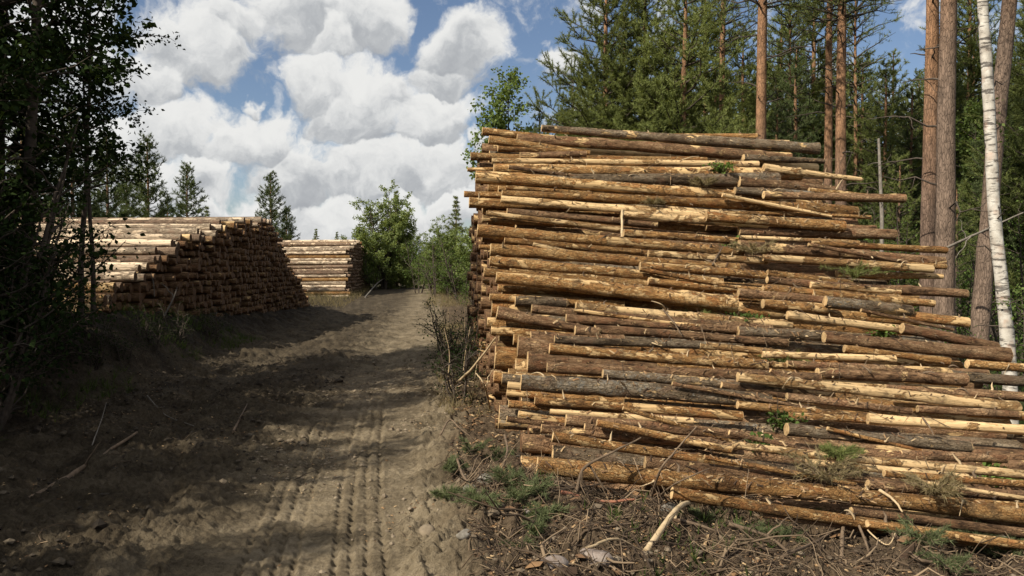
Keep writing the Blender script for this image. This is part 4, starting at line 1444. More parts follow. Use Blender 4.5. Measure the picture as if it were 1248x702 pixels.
for i, (px, dep, sc, lab) in enumerate([
        (510, 50.0, 1.5, 'bush where the track disappears, below the bushy tree'), (530, 46.0, 1.3, 'bush right of the vanishing track'),
        (562, 40.0, 1.3, 'bush against the foot of the big pile\'s far end'), (455, 54.0, 1.0, 'bush in front of the farthest pile\'s log ends'),
        (575, 30.0, 0.8, 'bush by the big pile\'s far left corner')]):
    x, y = at_x(px, dep)
    plant('bush', BUSH1, x, y, lab, 'bush', 'bushes where the track disappears', i * 1.1, sc)
for i, (u, v, sc, lab) in enumerate([(0.30, 10.0, 0.62, 'low bush beside the left end of the big pile'), (0.30, 12.4, 0.7, 'tangled bush along the big pile\'s left end, second one back'),
                                     (0.28, 14.2, 0.7, 'tangled bush along the big pile\'s left end, third one back'), (0.2, 16.5, 0.8, 'tangled bush at the far corner of the big pile')]):
    p = W(u, v)
    plant('bush', DBUSH2, p.x, p.y, lab, 'bush', 'weedy bushes along the big pile', i * 1.7, sc)

# -- leafy trees on the left, and their neighbours just outside the frame that shade the track
ALD1 = broad_parts(8.8, 0.075, 2.4, 1.9, 251, 2, 8, (0.085, 0.058), M_LEAF_SHADED, spread=0.05, dens=1.25, up=0.6)
ALD2 = broad_parts(7.6, 0.06, 0.5, 1.7, 252, 3, 8, (0.08, 0.055), M_LEAF_SHADED, spread=0.09, dens=1.15, up=0.6)
ALD3 = broad_parts(6.6, 0.05, 3.0, 1.8, 253, 1, 5, (0.085, 0.058), M_LEAF_SHADED, dens=1.3, up=0.5, lean=(-0.05, 0))
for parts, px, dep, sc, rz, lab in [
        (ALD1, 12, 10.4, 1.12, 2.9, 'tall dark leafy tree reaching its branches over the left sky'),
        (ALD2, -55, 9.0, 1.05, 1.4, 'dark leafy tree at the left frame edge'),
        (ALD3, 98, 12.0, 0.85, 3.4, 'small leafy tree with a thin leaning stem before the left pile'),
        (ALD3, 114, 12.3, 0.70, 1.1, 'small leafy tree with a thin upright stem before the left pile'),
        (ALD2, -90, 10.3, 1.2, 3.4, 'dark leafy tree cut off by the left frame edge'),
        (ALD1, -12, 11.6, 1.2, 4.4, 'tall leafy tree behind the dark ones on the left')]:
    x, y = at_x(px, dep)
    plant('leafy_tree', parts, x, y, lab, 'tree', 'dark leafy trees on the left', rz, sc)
SHADE = [(YP2, -6.3, 6.3, .62, 0.5), (YP2, -5.6, 4.0, .53, 2.2), (ALD2, -5.2, 2.2, .50, 3.9), (YP2, -6.2, 1.0, .54, 5.0), (ALD2, -5.0, -0.6, .55, 1.9), (YP2, -7.6, 3.2, .62, 0.4),
         (YP2, -8.2, 5.2, .75, 2.9), (ALD1, -8.0, -0.5, .85, 1.0), (YP2, -6.8, -2.5, .80, 4.6), (ALD2, -9.5, 7.4, 1.05, 5.8), (ALD1, -10.0, 3.0, 1.0, 0.1), (YP1, -10.5, 0.0, .80, 2.0),
         (YP1, -12.0, 5.0, .90, 3.0), (ALD2, -8.3, 8.6, 1.0, 3.7), (YP1, -9.0, -4.0, .80, 4.1), (ALD2, -4.6, -3.0, .70, 0.9)]
for i, (parts, x, y, sc, rz) in enumerate(SHADE):
    plant('leafy_tree', parts, x, y, 'tree just outside the left frame edge shading the track', 'tree', 'trees beside the track, outside the frame', rz, sc)
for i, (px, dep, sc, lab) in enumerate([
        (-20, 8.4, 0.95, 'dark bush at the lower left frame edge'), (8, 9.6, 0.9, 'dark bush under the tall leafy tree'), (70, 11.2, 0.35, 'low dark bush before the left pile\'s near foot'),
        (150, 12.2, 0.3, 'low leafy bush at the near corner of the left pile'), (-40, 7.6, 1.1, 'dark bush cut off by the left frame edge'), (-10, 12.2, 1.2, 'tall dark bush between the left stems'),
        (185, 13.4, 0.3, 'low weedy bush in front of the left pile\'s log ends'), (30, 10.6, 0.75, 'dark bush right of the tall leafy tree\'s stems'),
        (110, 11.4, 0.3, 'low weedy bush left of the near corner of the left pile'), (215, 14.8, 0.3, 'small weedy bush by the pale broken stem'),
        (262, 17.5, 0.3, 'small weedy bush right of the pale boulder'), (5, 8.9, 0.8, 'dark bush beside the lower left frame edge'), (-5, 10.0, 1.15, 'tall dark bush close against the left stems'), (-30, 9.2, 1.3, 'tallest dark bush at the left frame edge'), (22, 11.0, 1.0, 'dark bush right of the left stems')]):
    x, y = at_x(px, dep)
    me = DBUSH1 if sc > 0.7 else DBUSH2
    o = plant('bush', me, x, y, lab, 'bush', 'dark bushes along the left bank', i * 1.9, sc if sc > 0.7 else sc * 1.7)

# ------------------------------------------------------------------ litter and small things
def ground_arr(x, y):
    return ground_z(np.asarray(x, float), np.asarray(y, float))


def chips(name, n, region, size, mat, label, cat, g, lift=0.004):
    """flat curved flakes scattered over the ground: one mesh"""
    u, v = region(n, g)
    x, y = u * CA - v * SA, u * SA + v * CA
    z = ground_arr(x, y)
    n = len(x)
    l = size * g.uniform(0.4, 1.4, n)[:, None]
    wd = l * g.uniform(0.18, 0.6, n)[:, None]
    a = g.uniform(0, 6.28, n)
    d = np.stack([np.cos(a), np.sin(a), g.normal(0, 0.28, n)], -1)
    s = unit(np.cross(d, np.stack([g.normal(0, .35, n), g.normal(0, .35, n), np.ones(n)], -1)))
    up = unit(np.cross(s, d))
    up[up[:, 2] < 0] *= -1
    c = np.stack([x, y, z + lift + 0.12 * size], -1)
    th = 0.05 * l + 0.002
    V = np.stack([c - d * l / 2 - s * wd / 2, c - d * l / 2 + s * wd / 2 * .7, c + d * l / 2 + s * wd / 2, c + d * l / 2 - s * wd / 2 * .6,
                  c - d * l * .1 + up * (th + 0.16 * wd) - s * wd * .2, c + d * l * .1 + up * (th + 0.16 * wd) + s * wd * .2], 1).reshape(-1, 3)
    i = np.arange(n)[:, None] * 6
    F = np.concatenate([i + np.array([[q]]).reshape(1, 3) for q in ([0, 1, 4], [1, 5, 4], [1, 2, 5], [2, 3, 5], [3, 4, 5], [3, 0, 4])])
    b = MB()
    b.add(V, F)
    o = link(name, b.mesh(name, mat, smooth=False))
    tag(o, label, cat, kind='stuff')
    return o


def twigs(name, n, region, length, rad, mat, label, cat, g, rise=0.06):
    u, v = region(n, g)
    x, y = u * CA - v * SA, u * SA + v * CA
    z = ground_arr(x, y)
    n = len(x)
    b = MB()
    m = 5
    t = np.linspace(0, 1, m)
    a = g.uniform(0, 6.28, n)
    L = length * g.uniform(0.3, 1.5, n)
    d = np.stack([np.cos(a), np.sin(a), np.zeros(n)], -1)
    P = np.stack([x, y, z + 0.012], -1)[:, None, :] + d[:, None, :] * (t - 0.5)[None, :, None] * L[:, None, None]
    side = np.stack([-np.sin(a), np.cos(a), np.zeros(n)], -1)
    P += side[:, None, :] * (g.normal(0, 0.16, n)[:, None] * np.sin(t * math.pi)[None] * L[:, None])[..., None]
    P[..., 2] = ground_arr(P[..., 0].ravel(), P[..., 1].ravel()).reshape(n, m) * 0.8 + z[:, None] * 0.2 + 0.01
    P[..., 2] += np.abs(g.normal(0, rise, n))[:, None] * (np.sin(t * 3.14) if False else t)[None] * (L[:, None] / length)
    R = rad * g.uniform(0.4, 1.3, n)
    T = unit(np.gradient(P, axis=1))
    A = unit(np.cross(T, np.array([0, 0, 1.0])))
    B = np.cross(T, A)
    an = np.arange(4) * math.pi / 2
    rr = R[:, None] * (1 - 0.6 * t)[None]
    V = P[:, :, None, :] + rr[:, :, None, None] * (np.cos(an)[None, None, :, None] * A[:, :, None, :] + np.sin(an)[None, None, :, None] * B[:, :, None, :])
    V = V.reshape(-1, 3)
    base = np.arange(n)[:, None, None, None] * (m * 4)
    i, j = np.meshgrid(np.arange(m - 1), np.arange(4), indexing='ij')
    j2 = (j + 1) % 4
    q = np.stack([i * 4 + j, i * 4 + j2, (i + 1) * 4 + j2, (i + 1) * 4 + j], -1)
    F = (base + q[None]).reshape(-1, 4)
    b.add(V, F)
    o = link(name, b.mesh(name, mat))
    tag(o, label, cat, kind='stuff')
    return o


def clods(name, n, region, size, mat, label, cat, g):
    u, v = region(n, g)
    x, y = u * CA - v * SA, u * SA + v * CA
    z = ground_arr(x, y)
    n = len(x)
    ico = np.array([[0, 0, 1], [.9, 0, .3], [.28, .85, .3], [-.72, .53, .3], [-.72, -.53, .3], [.28, -.85, .3], [.72, .53, -.4], [-.28, .85, -.4], [-.9, 0, -.4], [-.28, -.85, -.4], [.72, -.53, -.4]])
    f = [[0, 1, 2], [0, 2, 3], [0, 3, 4], [0, 4, 5], [0, 5, 1], [1, 6, 2], [2, 6, 7], [2, 7, 3], [3, 7, 8], [3, 8, 4], [4, 8, 9], [4, 9, 5], [5, 9, 10], [5, 10, 1], [1, 10, 6]]
    s = size * np.exp(g.normal(-0.3, 0.55, n))
    V = ico[None] * (1 + g.normal(0, 0.18, (n, 11, 1))) * s[:, None, None] * np.array([1, 1, .62]) * g.uniform(.7, 1.3, (n, 1, 3))
    V = V + np.stack([x, y, z + 0.15 * s], -1)[:, None, :]
    F = (np.arange(n)[:, None, None] * 11 + np.array(f)[None]).reshape(-1, 3)
    b = MB()
    b.add(V.reshape(-1, 3), F)
    o = link(name, b.mesh(name, mat, smooth=False))
    tag(o, label, cat, kind='stuff')
    return o


def reg_box(u0, u1, v0, v1, keep=None):
    def f(n, g):
        u, v = g.uniform(u0, u1, n), g.uniform(v0, v1, n)
        if keep is not None:
            k = keep(u, v, g)
            u, v = u[k], v[k]
        return u, v
    return f


def shoulder(u, v, g):
    rim = 0.15 + 0.22 * vnoise(v * 1.1, v * 0 + 7.7, 5)
    return (u > rim) & (g.random(len(u)) < 0.60 + 1.2 * (fbm(u * 1.4, v * 1.4, 77, 2) + 0.25))


def roadish(u, v, g):
    return g.random(len(u)) < np.clip(0.25 + 1.6 * fbm(u * 0.9, v * 0.9, 78, 2) + 0.35 * sst(-u, 1.4, 3), 0, 1)


M_CHIP = simple_mat('bark flakes', [(0.2, (0.05, 0.03, 0.018)), (0.4, (0.14, 0.08, 0.042)), (0.65, (0.25, 0.145, 0.07)), (0.9, (0.44, 0.31, 0.17))], 3, 0.88, 0.3, 0.004, rnd=0, island=0.8)
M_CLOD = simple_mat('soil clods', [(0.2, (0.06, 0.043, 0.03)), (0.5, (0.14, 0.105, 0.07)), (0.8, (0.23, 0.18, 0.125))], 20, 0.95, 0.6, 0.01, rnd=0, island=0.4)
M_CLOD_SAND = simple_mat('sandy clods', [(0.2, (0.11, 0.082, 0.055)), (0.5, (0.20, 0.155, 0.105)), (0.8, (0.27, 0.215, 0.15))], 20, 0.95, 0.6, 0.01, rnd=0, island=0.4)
M_CLOD_SHADED = simple_mat('shade-darkened soil clods', [(0.2, (0.018, 0.013, 0.009)), (0.5, (0.05, 0.038, 0.026)), (0.8, (0.12, 0.094, 0.064))], 20, 0.95, 0.6, 0.01, rnd=0, island=0.4)  # tone follows the shade painted into the left lane
M_TWIG = simple_mat('litter twigs', [(0.25, (0.045, 0.03, 0.02)), (0.6, (0.10, 0.068, 0.042)), (0.95, (0.28, 0.20, 0.125))], 5, 0.88, 0.3, 0.004, rnd=0, island=0.8)
g = np.random.default_rng(91)
chips('bark_chips', 14000, reg_box(0.0, 5.2, 3.6, 7.2, shoulder), 0.026, M_CHIP, 'bark flakes and wood chips strewn in front of the big pile', 'bark chips', g)
chips('bark_chips', 1800, reg_box(0.0, 1.2, 7.0, 13.0, shoulder), 0.045, M_CHIP, 'bark flakes strewn along the left end of the big pile', 'bark chips', g)
chips('bark_chips', 200, reg_box(0.1, 5.0, 3.7, 6.6, shoulder), 0.11, M_CHIP, 'larger sheets of bark lying in front of the big pile', 'bark sheets', g)
chips('bark_chips', 5000, reg_box(-4.6, 0.2, 3.4, 14.0, roadish), 0.02, M_CHIP, 'scattered wood chips on the dirt track', 'bark chips', g)
twigs('twig_litter', 5200, reg_box(0.05, 5.2, 3.6, 6.6, shoulder), 0.19, 0.0042, M_TWIG, 'litter of fine twigs in front of the big pile', 'twigs', g, 0.07)
twigs('twig_litter', 420, reg_box(0.1, 5.2, 3.6, 6.2, shoulder), 0.42, 0.0095, M_TWIG, 'thicker broken twigs in front of the big pile', 'twigs', g, 0.10)
twigs('twig_litter', 520, reg_box(-4.8, 0.2, 3.4, 15.0, roadish), 0.20, 0.0038, M_TWIG, 'thin twigs and roots scattered on the dirt track', 'twigs', g, 0.025)
clods('soil_clods', 3500, reg_box(0.0, 5.0, 3.6, 6.4, shoulder), 0.014, M_CLOD, 'clods of dark soil in front of the big pile', 'soil', g)
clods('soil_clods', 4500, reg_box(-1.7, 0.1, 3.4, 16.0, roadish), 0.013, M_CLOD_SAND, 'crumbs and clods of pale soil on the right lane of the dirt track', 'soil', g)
clods('soil_clods', 7500, reg_box(-4.8, -1.5, 3.4, 16.0, roadish), 0.015, M_CLOD_SHADED, 'soil clods darkened to match the shade-toned left lane of the dirt track', 'soil', g)


def grass(name, n, region, ln, mat, label, g, blade=7):
    u, v = region(n, g)
    x, y = u * CA - v * SA, u * SA + v * CA
    C = np.stack([x, y, ground_arr(x, y)], -1)
    b = MB()
    V, F = blades(C, np.tile([[0, 0, 1.0]], (len(C), 1)), blade, ln, 0.008, 0.38, g, 0.01)
    b.add(V, F)
    tag(link(name, b.mesh(name, mat)), label, 'grass', kind='stuff')


def patchy(th, sd, fr=0.8):
    return lambda u, v, g: (fbm(u * fr, v * fr, sd, 3) > th)


grass('grass', 2600, reg_box(-9.0, -4.3, 7.5, 20.0, patchy(0.02, 61)), 0.20, M_GRASS, 'shaded grass and weeds on the left bank', g)
grass('dry_grass', 420, reg_box(0.0, 0.75, 9.0, 24.0, patchy(-0.05, 63)), 0.24, M_GRASS_DRY, 'dry grass stalks beside the left end of the big pile', g)
grass('grass', 5000, reg_box(5.9, 14.0, 6.0, 26.0, patchy(-0.05, 65)), 0.26, M_GRASS, 'green undergrowth on the forest floor at right', g, 9)
grass('grass', 500, reg_box(0.5, 5.0, 4.0, 6.0, patchy(0.22, 67, 1.4)), 0.10, M_GRASS, 'sparse green grass blades among the debris', g)
grass('dry_grass', 2200, reg_box(-8.0, 2.0, 36.0, 60.0, lambda u, v, g: (np.abs(u + 2.4) > 1.9)), 0.45, M_GRASS_DRY, 'dry grass along the far track edges', g, 6)


# stones
def stone(u, v, s, mat, label, seed, up=0.3, rz=0.0, rx=0.0):
    g = np.random.default_rng(seed)
    n1, n2 = 9, 12
    th = np.linspace(0, math.pi, n1)
    ph = np.arange(n2) * 2 * math.pi / n2
    pts = np.stack([np.sin(th)[:, None] * np.cos(ph), np.sin(th)[:, None] * np.sin(ph), np.broadcast_to(np.cos(th)[:, None], (n1, n2))], -1)
    # cut a few random planes for facets
    P = pts.reshape(-1, 3)
    for _ in range(9):
        nrm = unit(g.normal(0, 1, 3))
        d = P @ nrm
        lim = g.uniform(0.62, 0.88)
        P = P - np.clip(d - lim, 0, None)[:, None] * nrm
    P = P * (1 + 0.02 * g.normal(0, 1, (len(P), 1))) * np.array(s)
    i, j = np.meshgrid(np.arange(n1 - 1), np.arange(n2), indexing='ij')
    j2 = (j + 1) % n2
    F = np.stack([i * n2 + j, (i + 1) * n2 + j, (i + 1) * n2 + j2, i * n2 + j2], -1).reshape(-1, 4)
    b = MB()
    b.add(P, F)
    p = W(u, v)
    o = link('stone', b.mesh('stone', mat, smooth=True), loc=(p.x, p.y, gz(p.x, p.y) + s[2] * up))
    o.rotation_euler = (rx, 0.0, rz)
    tag(o, label, 'stone')
    return o


def ground_uv(px, py):
    """where the sight line of a photo point meets the ground"""
    d = 1.75 * FPX / (py - HOR)
    for _ in range(12):
        x = (px - CX) / FPX * d
        d = (CAMZ - gz(x, d)) * FPX / (py - HOR)
    return UV((px - CX) / FPX * d, d)


def gp(px, py, lift=0.0):
    u, v = ground_uv(px, py)
    p = W(u, v)
    p.z = gz(p.x, p.y) + lift
    return p


for px, py, s, mt, lab, sd, rz in [
        (727, 682, (0.11, 0.065, 0.055), M_STONE, 'pinkish oblong stone at the bottom, in front of the pile', 1, -0.5),
        (816, 628, (0.10, 0.06, 0.06), M_STONE_G, 'grey rounded stone just below the front log', 2, 0.2),
        (596, 590, (0.10, 0.07, 0.06), M_STONE_G, 'pale broken stone among the green pine sprigs', 3, 0.3),
        (572, 600, (0.06, 0.05, 0.04), M_STONE_G, 'small pale stone left of the broken one', 4, 0.9),
        (628, 549, (0.06, 0.045, 0.035), M_STONE_G, 'small grey stone near the lowest log ends', 5, 0.1),
        (735, 549, (0.09, 0.07, 0.05), M_STONE_G, 'grey stone in the gap behind the front log', 6, 0.1),
        (675, 696, (0.09, 0.06, 0.05), M_STONE, 'stone at the bottom edge left of the oblong one', 7, 0.4),
        (247, 388, (0.34, 0.22, 0.20), M_STONE_G, 'pale boulder at the foot of the left pile', 8, 0.2),
        (520, 655, (0.06, 0.08, 0.05), M_CLOD_SAND, 'sandy lump on the track edge at the bottom', 9, 0.2),
        (640, 640, (0.04, 0.03, 0.025), M_STONE, 'little reddish stone under the sprigs', 10, 0.2),
        (565, 672, (0.05, 0.035, 0.03), M_STONE_G, 'little grey stone on the debris shoulder', 11, 0.5),
        (1060, 690, (0.06, 0.04, 0.03), M_STONE_G, 'little grey stone below the right end of the front log', 12, 0.5)]:
    u, v = ground_uv(px, py)
    stone(u, v, s, mt, lab, sd, 0.35, rz)

# branches and sticks that stand out
def S(*pp):
    return [gp(px, py, l) for px, py, l in pp]


stick('broken_branch', [gp(537, 480, .02), at(570, 455, 9.6), at(604, 412, 8.9)], 0.022, M_PALE_STICK, 'pale bare stick leaning up from the track against the pile', 'branch',
      [(0.2, (0.35, -0.1, 0.10), 0.010)])
stick('broken_branch', [gp(598, 505, .02), at(590, 470, 8.4), at(580, 455, 8.6)], 0.012, M_PALE_STICK, 'thin pale twisted branch at the foot of the big pile\'s left end', 'branch', [(0.5, (0.12, 0, 0.2), 0.007)])
stick('bent_shoot', [gp(703, 602, 0), at(712, 572, 5.45), at(745, 553, 5.5), at(782, 535, 5.6)], 0.013, M_BROWN_STICK, 'dark arched shoot bowing over the front log, left one', 'branch', [(0.45, (0.18, 0.0, -0.22), 0.010)])
stick('bent_shoot', [gp(793, 612, 0), at(805, 575, 5.3), at(822, 553, 5.35), at(850, 520, 5.45)], 0.010, M_BROWN_STICK, 'dark upright shoot curving before the front log, right one', 'branch')
stick('bent_shoot', [gp(800, 610, 0), at(826, 590, 5.2), at(866, 572, 5.2)], 0.008, M_BROWN_STICK, 'thin dark shoot slanting right from the debris', 'branch')
stick('broken_branch', S((789, 680, .03), (828, 655, .10), (848, 635, .16), (862, 617, .20)), 0.021, M_PALE_STICK, 'smooth pale curved branch rising in the debris before the pile', 'branch', [(0.85, (0.10, 0.05, 0.05), 0.010)])
stick('broken_branch', S((824, 655, .04), (833, 628, .08), (838, 617, .12), (880, 634, .05)), 0.012, M_PALE_STICK, 'thin pale bent branch beside the smooth curved one', 'branch')
stick('broken_branch', S((684, 617, .03), (735, 616, .035), (787, 612, .05)), 0.015, M_RED_STICK, 'reddish stripped stick lying below the front log', 'branch')
stick('broken_branch', S((714, 665, .05), (750, 669, .06), (785, 678, .02)), 0.010, M_PALE_STICK, 'thin pale twig lying above the pinkish stone', 'branch')
stick('broken_branch', S((645, 612, .02), (690, 606, .05), (800, 596, .07)), 0.009, M_BROWN_STICK, 'thin brown twig along the base of the front log', 'branch')
stick('root_piece', S((1028, 690, .02), (1031, 662, .08), (1040, 648, .15), (1053, 665, .08), (1066, 692, .02)), 0.015, M_BROWN_STICK, 'arched dark root looping out of the debris at right', 'root', [(0.45, (0.10, -0.02, -0.2), 0.014)])
stick('root_piece', S((1048, 650, .12), (1062, 666, .07), (1085, 672, .04), (1096, 664, .06)), 0.007, M_PALE_STICK, 'pale curled bark strip hanging from the arched root', 'bark strip')
stick('root_piece', S((1092, 662, .03), (1120, 676, .04), (1140, 692, .02)), 0.018, M_BROWN_STICK, 'thick grey root end beside the green tuft', 'root')
stick('broken_branch', S((1185, 660, .05), (1215, 665, .06), (1262, 678, .03)), 0.010, M_DEAD, 'thin grey stick at the lower right corner', 'branch')
stick('broken_branch', S((890, 655, .05), (940, 668, .06), (985, 690, .02)), 0.014, M_BROWN_STICK, 'brown stick lying in the debris left of the arched root', 'branch', [(0.5, (0.2, 0.1, 0.08), 0.008)])
stick('broken_branch', S((955, 690, .03), (1000, 672, .06), (1022, 660, .08)), 0.012, M_BROWN_STICK, 'brown stick slanting up to the arched root', 'branch')
stick('broken_branch', S((975, 590, .12), (977, 620, .12), (983, 640, .04)), 0.009, M_PALE_STICK, 'pale splinter standing against the front logs', 'branch')
stick('broken_branch', S((805, 640, .04), (850, 650, .05), (900, 664, .02)), 0.012, M_BROWN_STICK, 'brown twig behind the smooth pale branch', 'branch')
stick('broken_branch', S((700, 655, .03), (760, 645, .05), (815, 640, .03)), 0.010, M_BROWN_STICK, 'grey stick lying across the middle of the debris', 'branch')
stick('rooted_stem', S((536, 545, .10), (548, 540, .20), (560, 545, .16), (585, 550, .02)), 0.010, M_BROWN_STICK, 'curled brown root over the green sprigs, left one', 'root')
stick('rooted_stem', S((615, 552, .20), (618, 575, .14), (600, 605, .05), (585, 630, .02)), 0.011, M_BROWN_STICK, 'curled brown root hanging through the green sprigs, right one', 'root')
stick('rooted_stem', S((555, 575, .10), (565, 600, .10), (590, 620, .06), (600, 645, .02)), 0.011, M_BROWN_STICK, 'curled brown root below the green sprigs', 'root', [(0.5, (0.1, 0.1, 0.12), 0.007)])
stick('broken_branch', S((30, 610, .03), (95, 580, .05), (165, 535, .07)), 0.030, M_BROWN_STICK, 'dark branch lying in shade on the left of the track', 'branch', [(0.6, (0.1, 0.1, 0.2), 0.008)])
stick('broken_branch', S((110, 553, .02), (122, 530, .16), (128, 515, .28)), 0.005, M_DEAD, 'thin dry stalk sticking up on the left of the track', 'branch')
stick('broken_branch', S((178, 488, .12), (200, 505, .05), (235, 522, .02)), 0.008, M_DEAD, 'thin dry stick lying on the left of the track', 'branch')
stick('broken_branch', S((283, 530, .03), (290, 512, .07), (300, 500, .05)), 0.014, M_BROWN_STICK, 'small dark branch in the middle of the track', 'branch', [(0.5, (0.08, 0, 0.08), 0.007)])
stick('broken_branch', [at(200, 385, 13.0), at(212, 362, 13.0), at(216, 350, 13.0)], 0.016, M_DEAD, 'pale broken stem standing before the left pile', 'branch', [(0.5, (-0.2, 0, 0.25), 0.01)])
stick('broken_branch', [at(188, 362, 13.2), at(187, 345, 13.2), at(184, 332, 13.2)], 0.008, M_DEAD, 'thin pale stem left of the broken one before the left pile', 'branch')
stick('broken_branch', S((445, 362, .05), (462, 358, .6), (478, 350, 1.0)), 0.05, M_DEAD, 'pale pole leaning out by the farthest pile', 'branch')
for i, (u, v, h) in enumerate([(0.35, 11.2, 0.9), (0.15, 12.0, 0.8), (0.42, 13.3, 1.1), (0.1, 14.1, 0.9), (0.38, 15.2, 1.2), (0.2, 17.0, 1.2), (0.45, 10.2, 0.8)]):
    p = W(u, v)
    z = gz(p.x, p.y)
    stick('dry_stalk', [(p.x, p.y, z - .02), (p.x + .03, p.y, z + h * .5), (p.x + RNG.uniform(-.15, .15), p.y, z + h)], 0.008, M_PALE_STICK,
          f"dry pale stalk beside the big pile's left end, {ordinal(i + 1)} one", 'stalk', group='dry stalks beside the big pile')


from mathutils.bvhtree import BVHTree
PILE_BVH = BVHTree.FromPolygons(PILE_V, PILE_F)
DOWN = Vector((0, 0.5, -0.86)).normalized()


def on_pile(px, py):
    """the log surface near a place on the face of the big pile"""
    v0 = pv(py)
    p, u = img_point(px, py, v0 - yawf(py) * max(0, u_at(px, v0) - 0.8))
    h = PILE_BVH.ray_cast(p - DOWN * 0.7, DOWN, 2.0)
    return (h[0], h[1]) if h[0] is not None else (p, Vector((0, 0, 1)))


# green pine sprigs, leafy tufts and clumps
def sprig(p, n, rad, h, mat, label, seed, ln=0.075, wd=0.006, kind='needle', name='pine_sprig', cat='sprig', k=16):
    g = np.random.default_rng(seed)
    e = link(name, None)
    e.location = p
    b, lb = MB(), MB()
    C, D = [], []
    for i in range(n):
        a = g.uniform(0, 6.28)
        q = np.array([rad * math.cos(a) * g.uniform(.3, 1), rad * math.sin(a) * g.uniform(.3, 1), h * g.uniform(0.25, 1.0)])
        pts = curve_pts((0, 0, 0), q, 5, 0.02, 0.05, g)
        V, F = tube(pts, np.linspace(0.005, 0.002, 5), 4)
        b.add(V, F)
        m = 6
        t = np.linspace(0.25, 1, m)
        C.append(np.stack([np.interp(t * 4, np.arange(5), pts[:, c]) for c in range(3)], -1))
        D.append(np.tile(unit(q), (m, 1)))
    C, D = np.concatenate(C), np.concatenate(D)
    V, F = blades(C, D, k, ln, wd, 0.5, g, 0.03) if kind == 'needle' else leaves(C, D, 3, ln, wd, 0.6, g, 0.1, 0.02)
    lb.add(V, F)
    link('stem', b.mesh('stem', M_BROWN_STICK), e)
    link('foliage', lb.mesh('foliage', mat), e)
    tag(e, label, cat)


M_SPRIG = leaf_mat('fresh pine sprig', (0.080, 0.098, 0.045), (0.165, 0.185, 0.09), 0.2)
M_SPROUT = leaf_mat('fresh leaves', (0.08, 0.13, 0.03), (0.19, 0.27, 0.07), 0.35)
for i, (px, py, n, rad, h, lab) in enumerate([
        (575, 560, 9, .16, .20, 'green pine sprig at the top of the roadside clump'), (610, 565, 9, .15, .20, 'green pine sprig right of the topmost one in the roadside clump'),
        (548, 575, 8, .14, .14, 'green pine sprig at the left side of the roadside clump'), (622, 600, 10, .18, .18, 'green pine sprig in the middle of the roadside clump'),
        (650, 605, 10, .17, .16, 'green pine sprig right of the pale broken stone'), (585, 612, 9, .16, .13, 'green pine sprig below the pale broken stone'),
        (664, 622, 9, .16, .14, 'green pine sprig at the right end of the roadside clump'), (636, 622, 8, .15, .12, 'green pine sprig low in the roadside clump'),
        (545, 612, 7, .10, .10, 'small green sprig at the lower left of the clump'), (652, 655, 6, .09, .10, 'small green sprig below the roadside clump'),
        (1125, 664, 14, .24, .20, 'long-needled green tuft below the front logs at right'), (1190, 682, 12, .26, .16, 'spreading green sprig at the lower right'),
        (1230, 690, 12, .24, .18, 'green sprig at the bottom right corner'), (985, 640, 9, .16, .12, 'dull green sprig under the front log'),
        (712, 552, 5, .09, .10, 'small sprig behind the front log\'s left end'),
        (1215, 645, 8, .15, .16, 'leafy green sprig by the front log\'s right end'),
        (635, 678, 6, .09, .08, 'tiny green sprig at the bottom of the shoulder'), (1155, 692, 10, .2, .14, 'green sprig right of the grey root end'),
        (1205, 676, 10, .2, .16, 'green sprig above the lower right corner'), (1244, 672, 9, .18, .18, 'green tuft at the right frame edge under the logs'), (915, 655, 8, .15, .10, 'low green sprig in the debris below the front logs'),
        (965, 662, 8, .15, .10, 'low green sprig left of the arched root'), (860, 640, 6, .11, .10, 'small green sprig by the smooth pale branch')]):
    sprig(gp(px, py, 0.01), n + 3, rad * 0.95, h * 0.6, M_SPRIG, lab, 300 + i, 0.05, 0.0045, k=18)
for i, (px, py, off, kind, rad, lab) in enumerate([
        (905, 284, -.14, 'leaf', .20, 'fresh green leaves sprouting from the upper middle of the pile'), (912, 376, -.16, 'leaf', .17, 'leafy green clump on the middle of the pile face'),
        (878, 216, -.16, 'leaf', .14, 'green leaves among the top logs of the pile'), (1085, 385, -.2, 'leaf', .12, 'green leaves under the grey log at the right'),
        (1040, 334, -.12, 'needle', .26, 'flat green sprig wedged between right-hand logs'), (850, 372, -.18, 'needle', .15, 'hanging green sprig on the middle of the pile face'),
        (920, 312, -.12, 'brown', .24, 'brown dead sprig clump on the upper middle of the pile'), (960, 418, -.12, 'needle', .20, 'mossy sprig clump between the middle logs'),
        (960, 498, -.12, 'leaf', .20, 'leafy sprig lying on the lower middle logs'), (1238, 548, -.14, 'leaf', .15, 'leafy tuft at the right frame edge on the lower logs'),
        (930, 524, -.1, 'leaf', .14, 'low green leaves in the hollow of the lower logs'), (795, 252, -.1, 'brown', .10, 'dark dead twig knot on the upper left logs'),
        (1000, 590, -.1, 'brown', .24, 'brown needle clump lying between the lowest logs'), (1020, 560, -.08, 'needle', .14, 'dark green sprig behind the lowest right-hand logs'),
        (855, 232, -.1, 'brown', .16, 'brown dead sprig on the top middle logs'), (1140, 604, -.06, 'brown', .2, 'brown dead sprig by the lowest right-hand logs')]):
    p = on_pile(px, py)[0] + Vector((0, -0.03, 0.03))
    rad *= 1.45
    mt = {'leaf': M_SPROUT if i in (0, 2, 3, 9) else M_LEAF, 'needle': M_NEEDLE, 'brown': M_GRASS_DRY}[kind]
    sprig(p, 16, rad, rad * 0.45, mt, lab, 400 + i, 0.045 if kind == 'leaf' else 0.06, 0.032 if kind == 'leaf' else 0.006, 'leaf' if kind == 'leaf' else 'needle',
          'leafy_sprig' if kind == 'leaf' else 'pine_sprig', k=14)


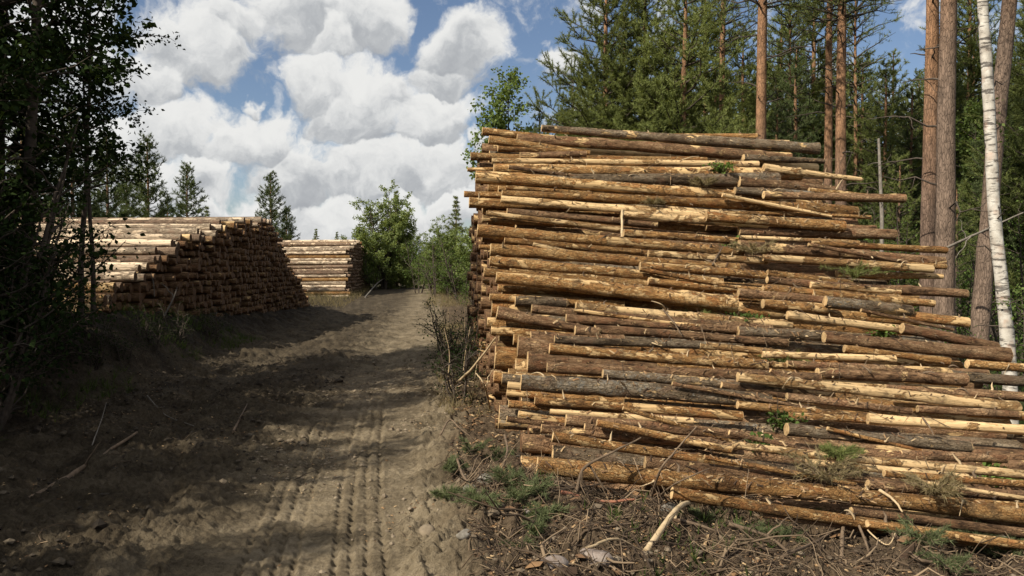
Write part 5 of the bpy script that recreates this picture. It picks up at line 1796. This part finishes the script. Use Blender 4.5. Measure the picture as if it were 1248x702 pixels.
# flakes of bark and wood caught on the face of the pile
def pile_flakes(n, size, mat, label, seed, slim):
    g = np.random.default_rng(seed)
    b = MB()
    C, N = [], []
    for i in range(n):
        y = g.uniform(190, 615)
        x = g.uniform(640, 1000 + (y - 165) * 0.5)
        # debris gathers in the middle of the face
        if g.random() > 0.35 + 0.65 * math.exp(-((x - 920) / 130) ** 2):
            continue
        p, nrm = on_pile(x, y)
        if nrm.z < 0.2:
            continue
        C.append(tuple(p + nrm * 0.004))
        N.append(tuple(nrm))
    C, N = np.array(C), np.array(N)
    n = len(C)
    l = size * g.uniform(0.35, 1.6, n)[:, None]
    d = unit(np.cross(N, g.normal(0, 1, (n, 3))) + N * g.normal(0, 0.15, (n, 1)))
    s = unit(np.cross(d, N)) * l * slim * g.uniform(0.5, 1.5, n)[:, None]
    up = N * l * slim * 0.6
    V = np.stack([C - d * l - s * .6, C - d * l + s * .6, C + d * l + s, C + d * l - s * .4, C + up], 1).reshape(-1, 3)
    i = np.arange(n)[:, None] * 5
    F = np.concatenate([i + np.array([q]) for q in ([0, 1, 4], [1, 2, 4], [2, 3, 4], [3, 0, 4])])
    b.add(V, F)
    tag(link('bark_chips' if slim > 0.1 else 'twig_litter', b.mesh('debris', mat, smooth=False)), label, 'bark chips' if slim > 0.1 else 'twigs', kind='stuff')


pile_flakes(9000, 0.020, M_CHIP, 'bark flakes and torn wood caught on the face of the big pile', 55, 0.35)
pile_flakes(2600, 0.075, M_TWIG, 'thin twigs and splinters caught on the face of the big pile', 56, 0.035)

# splinters, broken pieces and twigs that stand out on the face
for i, (x0, y0, x1, y1, r, mt, lab) in enumerate([
        (759, 288, 757, 262, .026, M_PALE_STICK, 'upright pale broken chunk on the upper left of the big pile'),
        (757, 288, 772, 312, .018, M_BROWN_STICK, 'brown splinter hanging below the pale chunk'),
        (808, 380, 830, 412, .014, M_BROWN_STICK, 'dark bent branch stub on the middle left of the big pile'),
        (677, 205, 685, 217, .012, M_PALE_STICK, 'pale curled splinter near the top left logs'),
        (830, 198, 850, 194, .008, M_PALE_STICK, 'white curved splinter on the topmost logs'),
        (868, 322, 880, 300, .014, M_BROWN_STICK, 'brown upright splinter in the middle of the big pile'),
        (955, 360, 968, 385, .010, M_PALE_STICK, 'pale split piece right of the middle of the big pile'),
        (865, 512, 912, 502, .010, M_PALE_STICK, 'long white twig lying on the lower logs'),
        (934, 516, 934, 504, .014, M_PALE_STICK, 'pale chip standing in the hollow of the lower logs'),
        (900, 444, 907, 432, .010, M_PALE_STICK, 'short pale splinter above the long grey log'),
        (990, 470, 1000, 458, .009, M_PALE_STICK, 'pale peeled splinter by the bright peeled log'),
        (1128, 505, 1140, 525, .010, M_BROWN_STICK, 'brown bark strip across the lower right logs'),
        (1220, 512, 1227, 535, .010, M_PALE_STICK, 'pale strip hanging at the lower right logs'),
        (1000, 222, 1004, 208, .008, M_PALE_STICK, 'pale stub on the tapered log at the top right'),
        (1018, 232, 1024, 222, .012, M_PALE_STICK, 'torn pale wood under the tapered log'),
        (1062, 455, 1050, 440, .010, M_BROWN_STICK, 'dark twig stub between the middle right logs'),
        (790, 545, 812, 572, .007, M_BROWN_STICK, 'thin dark twig across the lowest left logs'),
        (1075, 600, 1098, 628, .012, M_PALE_STICK, 'pale curled bark over the front log at right')]):
    a_, na = on_pile(x0, y0)
    b_, nb = on_pile(x1, y1)
    a_, b_ = a_ + na * r * 0.5, b_ + Vector((0, -0.05, 0.03))
    stick('wood_splinter', [a_, (a_ + b_) / 2 + Vector((random.uniform(-.01, .01), -0.03, 0.01)), b_], r, mt, lab, 'splinter', seg=6)
